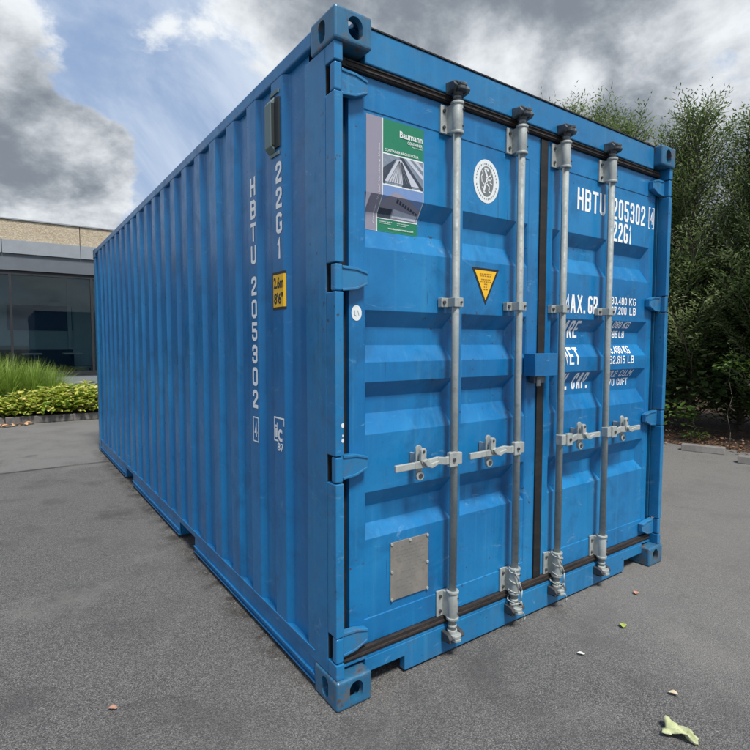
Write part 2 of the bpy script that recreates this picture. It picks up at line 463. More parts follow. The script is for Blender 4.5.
mb = MB(); mb.box(.162, W-.162, L-.06, L-.005, .02, .15); mb.build('end_sill', M['rail'], root)
mb = MB(); mb.box(.162, W-.162, L-.06, L-.005, 2.50, 2.58); mb.build('end_header', M['rail'], root)

# header over the doors and sill below
mb = MB(); mb.box(.1625, W-.1625, .050, .088, 2.4540, 2.584)
header = mb.build('door_header', M['frame'], root, .004)
mb = MB(); mb.box(.1625, W-.1625, .046, .12, 2.5845, 2.590); mb.build('header_lip', M['rubber'], header)
mb = MB()
NX0, NX1, NX2, NX3 = .1625, .365, 2.073, W-.1625
pts = [(NX0, .076), (NX1, .076), (NX1, .012), (NX2, .012), (NX2, .076), (NX3, .076), (NX3, .1345), (NX0, .1345)]
mb.prism([(x, .050, z) for x, z in pts], (0, .036, 0))
sill = mb.build('door_sill', M['frame'], root, .003)
mb = MB(); mb.box(.064, W-.064, .052, .086, .1350, .1400); mb.build('sill_top_plate', M['rail'], sill)
for a_, b_ in ((.18, NX1+.05), (NX2-.05, W-.18)): MB().box(a_, b_, .30, .32, .03, .121).build('notch_back', M['darkiron'], sill)

# ---- doors
YP = .075; GD = .040
GR = [(1.99, 1.925, 1.858, 1.777), (1.534, 1.468, 1.395, 1.327), (1.248, 1.185, 1.118, 1.037), (.804, .735, .663, .610)]
SEGL = [(.180, .652), (.706, 1.066), (1.105, 1.150)]
SEGR = [(1.345, 1.408), (1.462, 1.836), (1.892, 2.300)]
SW = .030
PL = (.1780, 1.150, .285, 2.295); PR = (1.345, 2.300, .285, 2.295)
def trap(v_, a, b, c, d):
    if v_ <= a or v_ >= d: return 0.0
    if v_ < b: return (v_-a)/(b-a)
    if v_ > c: return (d-v_)/(d-c)
    return 1.0
def surf(x, z):
    y = YP
    gx = 0
    for a, d in SEGL+SEGR:
        ww = min(SW, (d-a)*.45); gx = max(gx, trap(x, a, a+ww, d-ww, d))
    gz = 0
    for t0, t1, b1, b0 in GR: gz = max(gz, trap(z, b0, b1, t1, t0))
    y += GD*min(gx, gz)
    for p in (PL, PR):
        if p[0]-.002 < x < p[1]+.002 and p[2]-.002 < z < p[3]+.002: y += .003
    return y
def brk(seg, p):
    s = set()
    for a, d in seg:
        ww = min(SW, (d-a)*.45); s |= {a, a+ww, d-ww, d}
    return s
GZB = sorted({z for g_ in GR for z in g_})
def door_mesh(x0, x1, seg, p, name):
    X = sorted({x0, x1, p[0]-.004, p[0]-.0019, p[1]+.0019, p[1]+.004} | brk(seg, p))
    Z = sorted({.180, 2.419, p[2]-.004, p[2]-.0019, p[3]+.0019, p[3]+.004} | set(GZB))
    X = [x for x in X if x0 <= x <= x1]
    vs = []; idx = {}
    for j, z in enumerate(Z):
        for i, x in enumerate(X):
            idx[i, j] = len(vs); vs.append((x, surf(x, z), z))
    fs = []
    for j in range(len(Z)-1):
        for i in range(len(X)-1):
            a, b, c, d = idx[i, j], idx[i+1, j], idx[i+1, j+1], idx[i, j+1]
            ya, yb, yc, yd = (vs[k][1] for k in (a, b, c, d))
            if abs((ya+yc)-(yb+yd)) < 1e-5: fs.append((a, b, c, d))
            elif abs(ya-yc) > abs(yb-yd): fs += [(a, b, c), (a, c, d)]
            else: fs += [(a, b, d), (b, c, d)]
    # returns along the rim
    rim = [idx[i, 0] for i in range(len(X))]+[idx[len(X)-1, j] for j in range(1, len(Z))]+[idx[i, len(Z)-1] for i in range(len(X)-2, -1, -1)]+[idx[0, j] for j in range(len(Z)-2, 0, -1)]
    base = len(vs)
    for k in rim: vs.append((vs[k][0], .125, vs[k][2]))
    n = len(rim)
    for i in range(n): fs.append((rim[(i+1) % n], rim[i], base+i, base+(i+1) % n))
    o = mesh_obj(name, vs, fs, M['door'], root)
    b = o.modifiers.new('bevel', 'BEVEL'); b.width = .005; b.segments = 2; b.limit_method = 'ANGLE'; b.angle_limit = radians(20)
    return o
doorL = door_mesh(.104, 1.231, SEGL, PL, 'door')
doorR = door_mesh(1.287, 2.350, SEGR, PR, 'door')
doorL['label'] = 'left door with poster, lion seal and yellow triangle'
doorR['label'] = 'right door with white container number and weights'

# gaskets
mb = MB(); mb.box(.064, W-.064, .060, .092, 2.4225, 2.4535); mb.box(.085, W-.085, .0545, .0595, 2.444, 2.450); mb.box(.085, W-.085, .0545, .0595, 2.427, 2.433)
mb.build('door_gasket', M['rubber2'], root, .002)
mb = MB(); mb.box(.064, W-.064, .060, .092, .1405, .178); mb.box(.064, W-.064, .0545, .0595, .152, .164)
mb.build('door_gasket', M['rubber2'], root, .002)
mb = MB(); mb.box(1.2315, 1.2865, .066, .10, .1805, 2.4135)
mb.build('door_gasket', M['rubber'], root, .003)
mb = MB(); mb.box(.0425, .1035, .100, .112, .1805, 2.4135)
mb.build('door_gasket', M['rubber'], root)
mb = MB(); mb.box(2.3505, W-.0425, .130, .142, .1805, 2.4135); mb.box(2.356, 2.361, .080, .1295, .1805, 2.4135)
mb.build('door_gasket', M['rubber'], root)

# ---- flat prints draped over the pressed surfaces
def bisect_all(bm, xs_, zs_):
    for x in xs_:
        bmesh.ops.bisect_plane(bm, geom=bm.verts[:]+bm.edges[:]+bm.faces[:], plane_co=(x, 0, 0), plane_no=(1, 0, 0), dist=1e-6)
    for z in zs_:
        bmesh.ops.bisect_plane(bm, geom=bm.verts[:]+bm.edges[:]+bm.faces[:], plane_co=(0, z, 0), plane_no=(0, 1, 0), dist=1e-6)
DX = sorted(brk(SEGL, PL) | brk(SEGR, PR) | {PL[0]-.0019, PR[1]+.0019}); DZ = GZB
def map_door(u, v_, off): return (u, surf(u, v_)-off, v_)
SY = [p[0] for p in prof]
def map_side(u, v_, off): return (xs(-u)+.001-off, -u, v_)      # u runs to the right as one reads: u = -y
def drape(bm, name, mt, parent, where='door', off=.0015):
    if where == 'door':
        bisect_all(bm, [x for x in DX], DZ)
        f = map_door
    else:
        bisect_all(bm, [-y for y in SY if y < 1.2], [])
        f = map_side
    for v_ in bm.verts: v_.co = Vector(f(v_.co.x, v_.co.y, off+v_.co.z))
    me = bpy.data.meshes.new(name); bm.to_mesh(me); bm.free(); me.materials.append(mt)
    o = bpy.data.objects.new(name, me); COL.objects.link(o); o.parent = parent
    return o
def poly_bm(polys, bm=None):
    bm = bm or bmesh.new()
    for p in polys:
        vs = [bm.verts.new((x, y, 0)) for x, y in p]
        f = bm.faces.new(vs)
        if f.normal.z < 0: f.normal_flip()
    bmesh.ops.triangulate(bm, faces=[f for f in bm.faces if len(f.verts) > 4])
    return bm
def rect(x0, x1, y0, y1): return [(x0, y0), (x1, y0), (x1, y1), (x0, y1)]
_tc = {}
def text_data(s, bold):
    if (s, bold) in _tc: return _tc[s, bold]
    cu = bpy.data.curves.new('t', 'FONT'); cu.body = s; cu.size = 1; cu.offset = bold; cu.resolution_u = 3
    o = bpy.data.objects.new('t', cu); COL.objects.link(o); bpy.context.view_layer.update()
    me = bpy.data.meshes.new_from_object(o.evaluated_get(bpy.context.evaluated_depsgraph_get()))
    vs = [(v_.co.x, v_.co.y) for v_ in me.vertices]; fs = [tuple(p.vertices) for p in me.polygons]
    bpy.data.objects.remove(o, do_unlink=True); bpy.data.meshes.remove(me)
    _tc[s, bold] = (vs, fs); return _tc[s, bold]
def text_bm(items, bold=.022, stencil=False):
    """items: (string, left, bottom, width, height)"""
    bm = bmesh.new()
    for (s, x, y, w_, h_) in items:
        vs, fs = text_data(s, bold)
        x0 = min(v_[0] for v_ in vs); x1 = max(v_[0] for v_ in vs); y0 = min(v_[1] for v_ in vs); y1 = max(v_[1] for v_ in vs)
        k = [bm.verts.new((x+(a-x0)/(x1-x0)*w_, y+(b-y0)/(y1-y0)*h_, 0)) for a, b in vs]
        for f in fs:
            try: bm.faces.new([k[i] for i in f])
            except ValueError: pass
    return bm

# condensed stencil-like painter's letters, drawn as mitred strokes
_c, _y = .24, .11
_O = [(_c, 0), (1-_c, 0), (1, _y), (1, 1-_y), (1-_c, 1), (_c, 1), (0, 1-_y), (0, _y), (_c, 0)]
GLY = {'0': [_O], '1': [[(.05, .80), (.5, 1), (.5, 0)]], '2': [[(0, .78), (0, 1-_y), (_c, 1), (1-_c, 1), (1, 1-_y), (1, .64), (0, .16), (0, 0), (1, 0)]],
       '3': [[(0, .82), (0, 1-_y), (_c, 1), (1-_c, 1), (1, 1-_y), (1, .62), (.80, .52), (.30, .52)], [(.80, .52), (1, .42), (1, _y), (1-_c, 0), (_c, 0), (0, _y), (0, .18)]],
       '4': [[(.78, 0), (.78, 1), (0, .28), (1.05, .28)]], '5': [[(1, 1), (0, 1), (0, .58), (1-_c, .58), (1, .58-_y), (1, _y), (1-_c, 0), (_c, 0), (0, _y), (0, .2)]],
       '6': [[(1, .82), (1, 1-_y), (1-_c, 1), (_c, 1), (0, 1-_y), (0, _y), (_c, 0), (1-_c, 0), (1, _y), (1, .45), (1-_c, .56), (.1, .56)]], '7': [[(0, 1), (1, 1), (1, .86), (.4, 0)]],
       '8': [_O, [(.1, .52), (.9, .52)]], '9': [[(0, .18), (0, _y), (_c, 0), (1-_c, 0), (1, _y), (1, 1-_y), (1-_c, 1), (_c, 1), (0, 1-_y), (0, .55), (_c, .44), (.9, .44)]],
       'A': [[(0, 0), (.38, 1), (.62, 1), (1, 0)], [(.2, .28), (.8, .28)]], 'B': [[(0, 0), (0, 1), (1-_c, 1), (1, 1-_y), (1, .62), (1-_c, .53), (1, .44), (1, _y), (1-_c, 0), (0, 0)], [(.12, .53), (.8, .53)]],
       'C': [[(1, .74), (1, 1-_y), (1-_c, 1), (_c, 1), (0, 1-_y), (0, _y), (_c, 0), (1-_c, 0), (1, _y), (1, .26)]], 'E': [[(1, 1), (0, 1), (0, 0), (1, 0)], [(.12, .52), (.8, .52)]], 'F': [[(1, 1), (0, 1), (0, 0)], [(.12, .52), (.8, .52)]],
       'G': [[(.97, .90), (1-_c, 1), (_c, 1), (0, 1-_y), (0, _y), (_c, 0), (1-_c, 0), (1, _y), (1, .44), (.84, .44)]], 'H': [[(0, 0), (0, 1)], [(1, 0), (1, 1)], [(.12, .52), (.88, .52)]],
       'K': [[(0, 0), (0, 1)], [(1, 1), (.15, .5), (1, 0)]], 'L': [[(0, 1), (0, 0), (1, 0)]], 'M': [[(0, 0), (0, 1), (.5, .35), (1, 1), (1, 0)]], 'N': [[(0, 0), (0, 1), (1, 0), (1, 1)]],
       'P': [[(0, 0), (0, 1), (1-_c, 1), (1, 1-_y), (1, .58), (1-_c, .47), (.1, .47)]], 'R': [[(0, 0), (0, 1), (1-_c, 1), (1, 1-_y), (1, .60), (1-_c, .49), (.1, .49)], [(.55, .44), (1, 0)]],
       'T': [[(.5, 0), (.5, .93)], [(0, 1), (1, 1)]], 'U': [[(0, 1), (0, _y), (_c, 0), (1-_c, 0), (1, _y), (1, 1)]], 'X': [[(0, 0), (1, 1)], [(0, 1), (1, 0)]], 'I': [[(.5, 0), (.5, 1)]], '.': [[(.5, .0), (.5, .03)]]}
def ribbon(bm, pts, t, dz):
    pts = [Vector(p) for p in pts]; n = len(pts); closed = (pts[0]-pts[-1]).length < 1e-7
    if closed: pts = pts[:-1]; n -= 1
    Lf, Rt = [], []
    for i in range(n):
        a = pts[i-1] if (i > 0 or closed) else None; b = pts[(i+1) % n] if (i < n-1 or closed) else None
        da = (pts[i]-a).normalized() if a is not None else None; db = (b-pts[i]).normalized() if b is not None else None
        d0 = da if da is not None else db; d1 = db if db is not None else da
        n0 = Vector((-d0.y, d0.x)); n1_ = Vector((-d1.y, d1.x)); mm_ = (n0+n1_)
        if mm_.length < 1e-4: mm_ = n0
        mm_.normalize(); k = min(1.9, 1/max(.2, mm_.dot(n0)))
        e = pts[i].copy()
        if a is None: e -= d1*t*.5
        if b is None: e += d0*t*.5
        Lf.append(bm.verts.new((*(e+mm_*t*.5*k), dz))); Rt.append(bm.verts.new((*(e-mm_*t*.5*k), dz)))
    for i in range(n if closed else n-1):
        j = (i+1) % n; bm.faces.new((Rt[i], Rt[j], Lf[j], Lf[i]))
def painted(bm, s, x, y, w_, h_, t):
    """word s painted in the box x..x+w_, y..y+h_ with stroke t"""
    cw = [.28 if c in '.I' else (.62 if c == '1' else (.75 if c == ' ' else (1.25 if c == 'M' else 1.0))) for c in s]
    gap = .30; unit = w_/(sum(cw)+gap*(len(s)-1)); cx = x
    for c, k in zip(s, cw):
        ww = unit*k
        for q, st_ in enumerate(GLY.get(c, [])):
            ribbon(bm, [(cx+t/2+(ww-t)*a, y+t/2+(h_-t)*b) for a, b in st_], t if c != '.' else t*1.2, .00035*q)
        cx += ww+unit*gap
    return bm
def P_(s, x, y, w_, h_, t, par=None, where='door', name='lettering'):
    return drape(painted(bmesh.new(), s, x, y, w_, h_, t), name, M['white'], par, where)
def box_bm(x0, x1, y0, y1, t_): return poly_bm([rect(x0, x1, y0, y0+t_), rect(x0, x1, y1-t_, y1), rect(x0, x0+t_, y0+t_, y1-t_), rect(x1-t_, x1, y0+t_, y1-t_)])
for (s_, x, y, w_, h_, t) in [("HBTU", 1.552, 2.118, .262, .118, .0165), ("205302", 1.890, 2.114, .352, .118, .0165), ("4", 2.301, 2.134, .026, .078, .0075), ("22G1", 1.896, 1.990, .200, .112, .0165),
     ("MAX.", 1.440, 1.566, .205, .098, .0135), ("GR.", 1.672, 1.566, .115, .098, .0135), ("30.480", 1.900, 1.628, .165, .044, .0072), ("KG", 2.092, 1.628, .075, .044, .0072), ("67.200", 1.900, 1.570, .165, .046, .0072), ("LB", 2.098, 1.570, .068, .046, .0072),
     ("TARE", 1.440, 1.432, .190, .094, .0135), ("2.080", 1.905, 1.492, .135, .040, .0072), ("KG", 2.060, 1.492, .066, .040, .0072), ("4.585", 1.905, 1.434, .135, .042, .0072), ("LB", 2.055, 1.434, .058, .042, .0072),
     ("NET", 1.462, 1.286, .150, .094, .0135), ("28.400", 1.900, 1.342, .160, .045, .0072), ("KG", 2.080, 1.342, .064, .045, .0072), ("62.615", 1.900, 1.282, .165, .046, .0072), ("LB", 2.094, 1.282, .068, .046, .0072),
     ("CU.", 1.440, 1.148, .105, .092, .0135), ("CAP.", 1.590, 1.148, .148, .092, .0135), ("33.2", 1.900, 1.202, .105, .040, .0068), ("CU.M", 2.040, 1.202, .134, .040, .0068), ("1.170", 1.895, 1.148, .125, .043, .0068), ("CUFT", 2.048, 1.148, .116, .043, .0068)]:
    P_(s_, x, y, w_, h_, t, doorR)
drape(box_bm(2.284, 2.343, 2.108, 2.236, .006), 'check_digit_box', M['white'], doorR)
sidew = [o for o in root.children if o.name.startswith('side_wall')][0]
def column(s, yc, w_, z_top, z_bot, t):
    n = len(s); pit = (z_top-z_bot)/n; bm = bmesh.new()
    for i, ch in enumerate(s):
        ww = w_*(.62 if ch == '1' else 1)
        painted(bm, ch, -yc-ww/2, z_top-pit*(i+1)+pit*.09, ww, pit*.82, t)
    drape(bm, 'container_number', M['white'], sidew, 'side')
column("22G1", .472, .058, 2.185, 1.758, .0165); column("HBTU", .757, .062, 2.190, 1.768, .0165); column("205302", .757, .062, 1.728, 1.080, .0165)
P_("4", -.756-.016, .950, .031, .072, .0085, sidew, 'side', 'container_number')
drape(box_bm(-.756-.032, -.756+.032, .925, 1.047, .006), 'check_digit_box', M['white'], sidew, 'side')
# yellow height sign
drape(poly_bm([rect(-.548, -.424, 1.548, 1.712)]), 'height_sign', M['blackp'], sidew, 'side', .0012)
drape(poly_bm([rect(-.536, -.424, 1.560, 1.700)]), 'height_sign_face', M['yellow'], sidew, 'side', .0022)
drape(text_bm([("2.6m", -.530, 1.640, .096, .050), ("8'6\"", -.528, 1.572, .092, .050)], .028), 'height_sign_print', M['blackp'], sidew, 'side', .0032)
# boxed ic mark with number
bm = text_bm([("i", -.532, .982, .015, .058), ("c", -.505, .968, .044, .056), ("87", -.512, .925, .062, .036)], .02)
poly_bm([rect(-.545, -.539, .965, 1.075), rect(-.539, -.440, 1.068, 1.075), rect(-.539, -.500, .965, .972), rect(-.516, -.510, .985, 1.050), rect(-.446, -.440, 1.040, 1.068)], bm)
drape(bm, 'railway_mark', M['white'], sidew, 'side')
# vent cover
mb = MB(); 
mb.prism([(-.018, .500, 2.245), (-.018, .500, 2.430), (.004, .500, 2.458), (.004, .500, 2.222)], (0, .066, 0))
vent = mb.build('air_vent', M['ventg'], root, .003)
mb = MB(); mb.box(-.016, .003, .496, .4998, 2.250, 2.425)
mb.box(-.004, .004, .455, .4945, 2.235, 2.440)
mb.build('vent_grille', M['ventd'], vent)
for z_ in (2.205, 2.461): MB().box(-.002, .0035, .462, .545, z_, z_+.014).build('vent_bracket', M['ventg'], vent)

# left door prints ---------------------------------------------------
PX0, PX1, PZ0, PZ1 = .186, .476, 1.856, 2.286
def pt(a, b): return (PX0+(PX1-PX0)*a, PZ0+(PZ1-PZ0)*b)
def prect(a0, a1, b0, b1): return [pt(a0, b0), pt(a1, b0), pt(a1, b1), pt(a0, b1)]
def ppoly(l): return [pt(a, b) for a, b in l]
pz = drape(poly_bm([prect(.27, 1, 0, 1)]), 'poster', M['green'], doorL, off=.0012)
pz['label'] = 'green sales poster with two building pictures, stuck on the left door'
def padd(bm, name, mt, off): return drape(bm, name, mt, doorL, off=off)
padd(poly_bm([prect(0, .262, 0, 1)]), 'poster_strip', M['pgrey'], .0012)
padd(poly_bm([prect(.262, .275, 0, 1), prect(.275, .995, .685, .697), prect(.275, .995, .405, .419), prect(.275, .995, .118, .130), prect(.985, .998, .13, .697)]), 'poster_line', M['sticker'], .0022)
padd(poly_bm([prect(.277, .983, .42, .684)]), 'poster_picture', M['pmid'], .0022)
padd(poly_bm([ppoly([(.30, .44), (.52, .66), (.60, .66), (.93, .44)]), ppoly([(.66, .684), (.983, .52), (.983, .56), (.74, .684)]), ppoly([(.80, .684), (.983, .60), (.983, .63), (.88, .684)])]), 'poster_tower', M['plight'], .003)
padd(poly_bm([ppoly([(.277, .42), (.277, .56), (.50, .665), (.31, .45), (.31, .42)]), ppoly([(.60, .42), (.62, .44), (.58, .64), (.60, .645), (.78, .42)]), ppoly([(.56, .684), (.62, .684), (.983, .44), (.983, .42), (.95, .42)])]), 'poster_tower_shade', M['pdark'], .0038)
padd(poly_bm([[pt(.36+.045*i, .44+.002*i), pt(.37+.045*i, .44+.002*i), pt(.555, .65), pt(.55, .65)] for i in range(9)]), 'poster_tower_lines', M['greyp'], .0046)
padd(poly_bm([prect(.277, .983, .131, .404)]), 'poster_picture', M['psky'], .0022)
padd(poly_bm([ppoly([(.277, .27), (.50, .36), (.983, .24), (.983, .131), (.277, .131)])]), 'poster_building', M['pgrey'], .003)
padd(poly_bm([ppoly([(.277, .131), (.277, .21), (.50, .21), (.50, .131)])]+[ppoly([(.53+.055*i, .30-.012*i), (.565+.055*i, .292-.012*i), (.565+.055*i, .262-.010*i), (.53+.055*i, .268-.010*i)]) for i in range(8)]), 'poster_windows', M['pdark'], .0038)
padd(poly_bm([ppoly([(.52, .145), (.96, .135), (.96, .185), (.52, .215)])]), 'poster_wall', M['plight'], .0038)
TT = []
for s, a, b, w_, h_ in (("Baumann", .56, .865, .41, .062), ("CONTAINER", .70, .822, .27, .028), ("Handel + Vermietung", .78, .800, .19, .012), ("CONTAINER ARCHITEKTUR", .30, .712, .60, .024),
                       ("www.baumanncontainer.com", .46, .030, .46, .020), ("Container Verkauf", .31, .090, .22, .012), ("und Vermietung", .31, .072, .20, .012), ("Lager und Service", .62, .090, .22, .012), ("Spezialbau", .62, .072, .16, .012)):
    TT.append((s, PX0+(PX1-PX0)*a, PZ0+(PZ1-PZ0)*b, (PX1-PX0)*w_, (PZ1-PZ0)*h_))
for t_ in TT: padd(text_bm([t_], .018), 'poster_print', M['sticker'], .003)
# words up the grey strip
bm = text_bm([("Container  Verkauf  Vermietung  Umbau", 0, 0, .30, .009)], .01)
for v_ in bm.verts: v_.co = Vector((PX0+.066-v_.co.y, PZ0+.03+v_.co.x, 0))
padd(bm, 'poster_print', M['sticker'], .0024)

def disc(cx, cz, r, n=40, r2=None):
    r2 = r2 or r
    return [(cx+r*cos(2*pi*i/n), cz+r2*sin(2*pi*i/n)) for i in range(n)]
def stroke(pts, w_):
    out = []
    for (a, b), (c, d) in zip(pts, pts[1:]):
        l = math.hypot(c-a, d-b) or 1; nx, ny = -(d-b)/l*w_/2, (c-a)/l*w_/2
        out.append([(a-nx, b-ny), (c-nx, d-ny), (c+nx, d+ny), (a+nx, b+ny)])
    return out
SX, SZ = .853, 2.143
s_ = drape(poly_bm([disc(SX, SZ, .083, r2=.098)]), 'round_seal', M['sticker'], doorL, off=.0012)
ring = []
for i in range(34):
    t = pi*.5-2*pi*i/34
    if 8 < i < 10 or 24 < i < 26: continue
    c_, r_ = Vector((SX+.066*cos(t), SZ+.079*sin(t))), .0042
    ring.append([(c_.x-r_*.6, c_.y-r_), (c_.x+r_*.6, c_.y-r_), (c_.x+r_*.6*random.uniform(.2, 1), c_.y+r_), (c_.x-r_*.6, c_.y+r_*random.uniform(.3, 1))])
drape(poly_bm([disc(SX, SZ, .046, r2=.068)]+ring), 'seal_field', M['greyp'], doorL, off=.0020)
lion = []
for pl, w_ in (([(-.012, .050), (-.004, .036), (.004, .018), (.000, -.002), (-.010, -.020), (-.018, -.045)], .011),
               ([(.006, .018), (.026, .030), (.030, .044)], .006), ([(.004, .006), (.026, .008), (.034, .020)], .006),
               ([(-.002, -.008), (.018, -.022), (.014, -.042), (.024, -.048)], .007), ([(-.010, -.018), (-.030, -.006), (-.034, .018), (-.024, .034), (-.032, .044)], .0045),
               ([(-.016, .054), (.002, .056), (.010, .046)], .010), ([(-.022, -.048), (-.008, -.052)], .006), ([(-.030, -.028), (-.020, -.034)], .004), ([(.020, -.004), (.036, -.008)], .004)):
    lion += stroke([(SX+a, SZ+b) for a, b in pl], w_)
drape(poly_bm(lion), 'seal_lion', M['sticker'], doorL, off=.0028)
# yellow triangle
tri = [(.766, 1.750), (.945, 1.748), (.856, 1.580)]
def shrink(tri, k):
    cx = sum(a for a, b in tri)/3; cz = sum(b for a, b in tri)/3
    return [(cx+(a-cx)*k, cz+(b-cz)*k) for a, b in tri]
t_ = drape(poly_bm([tri]), 'warning_triangle', M['blackp'], doorL, off=.0012)
drape(poly_bm([shrink(tri, .80)]), 'triangle_face', M['yellow'], doorL, off=.0020)
ln = []
for i, (z_, hw) in enumerate([(1.722, .040), (1.713, .034), (1.697, .030), (1.687, .034), (1.676, .010), (1.663, .012), (1.652, .013)]):
    x_ = .856-hw
    while x_ < .856+hw:
        l_ = random.uniform(.006, .014); ln.append(rect(x_, min(x_+l_, .856+hw), z_-.0022, z_+.0022)); x_ += l_+.004
drape(poly_bm(ln), 'triangle_print', M['brownp'], doorL, off=.0028)
# small round sticker on the stile
drape(poly_bm([disc(.139, 1.520, .0235, 28, .030)]), 'round_sticker', M['sticker'], doorL, off=.0012)
drape(poly_bm(stroke([(.130, 1.530), (.130, 1.512), (.138, 1.508)], .002)+stroke([(.144, 1.530), (.150, 1.510)], .002)), 'sticker_print', M['pmid'], doorL, off=.002)
# approval plate riveted to the door
QX0, QX1, QZ0, QZ1 = .305, .512, .322, .572
mb = MB(); mb.box(QX0, QX1, .0715, .0765, QZ0, QZ1)
pl = mb.build('approval_plate', M['plate'], doorL, .0015)
mb = MB()
for (a, b) in ((QX0+.006, QZ0+.006), (QX1-.006, QZ0+.006), (QX0+.006, QZ1-.006), (QX1-.006, QZ1-.006), ((QX0+QX1)/2, QZ1-.006), (QX0+.006, (QZ0+QZ1)/2), (QX1-.006, (QZ0+QZ1)/2)):
    MB().cyl((a, .067, b), (a, .0715, b), .0062, n=12).build('rivet', M['galv2'], pl)
ln = []
for i in range(13):
    z_ = QZ1-.03-i*.0155; x_ = QX0+.025
    while x_ < QX1-.03:
        l_ = random.uniform(.008, .03)
        if random.random() < (.85 if i < 4 else .45): ln.append(rect(x_, x_+l_, z_, z_+(.005 if i == 0 else .0022)))
        x_ += l_+.007
bm = poly_bm(ln)
for v_ in bm.verts: v_.co = Vector((v_.co.x, .0709, v_.co.y))
me = bpy.data.meshes.new('plate_engraving'); bm.to_mesh(me); bm.free(); me.materials.append(M['greyp'])
o = bpy.data.objects.new('plate_engraving', me); COL.objects.link(o); o.parent = pl

# ---- hinges
for right in (0, 1):
    dr = doorR if right else doorL
    for hz in HZ:
        mb = MB(); X = lambda x: mx(x, right)
        mb.prism([(X(.036), .044, hz-.046), (X(.036), .044, hz+.048), (X(.118), .044, hz+.044), (X(.172), .044, hz+.030), (X(.172), .044, hz-.018), (X(.118), .044, hz-.038)], (0, .0285, 0))
        h = mb.build('hinge', M['hinge'], dr, .003, 2)
        mb = MB()
        mb.prism([(X(.056), .0395, hz+.036), (X(.056), .0395, hz+.047), (X(.118), .0395, hz+.045), (X(.170), .0395, hz+.031), (X(.170), .0395, hz+.021), (X(.118), .0395, hz+.034)], (0, .0052, 0))
        mb.prism([(X(.056), .0395, hz-.047), (X(.056), .0395, hz-.037), (X(.116), .0395, hz-.030), (X(.168), .0395, hz-.009), (X(.168), .0395, hz-.018), (X(.116), .0395, hz-.040)], (0, .0052, 0))
        mb.build('hinge_rib', M['hinge'], h, .002)
        mb = MB(); mb.box(*sorted((X(.0075), X(.0405))), .0140, .0490, hz-.0495, hz+.0495)
        kn = mb.build('hinge_knuckle', M['frame'], h, .007, 3)
        mb = MB(); mb.cyl((X(.025), .032, hz-.0525), (X(.025), .032, hz+.0525), .010, n=16); mb.build('hinge_pin', M['bolt'], h)
        mb = MB(); mb.box(*sorted((X(.0085), X(.0405))), .0745, .0772, hz-.0525, hz+.0525); mb.build('slot_shade', M['rubber'], h)  # black plate: shade of the hollow slot put into its colour

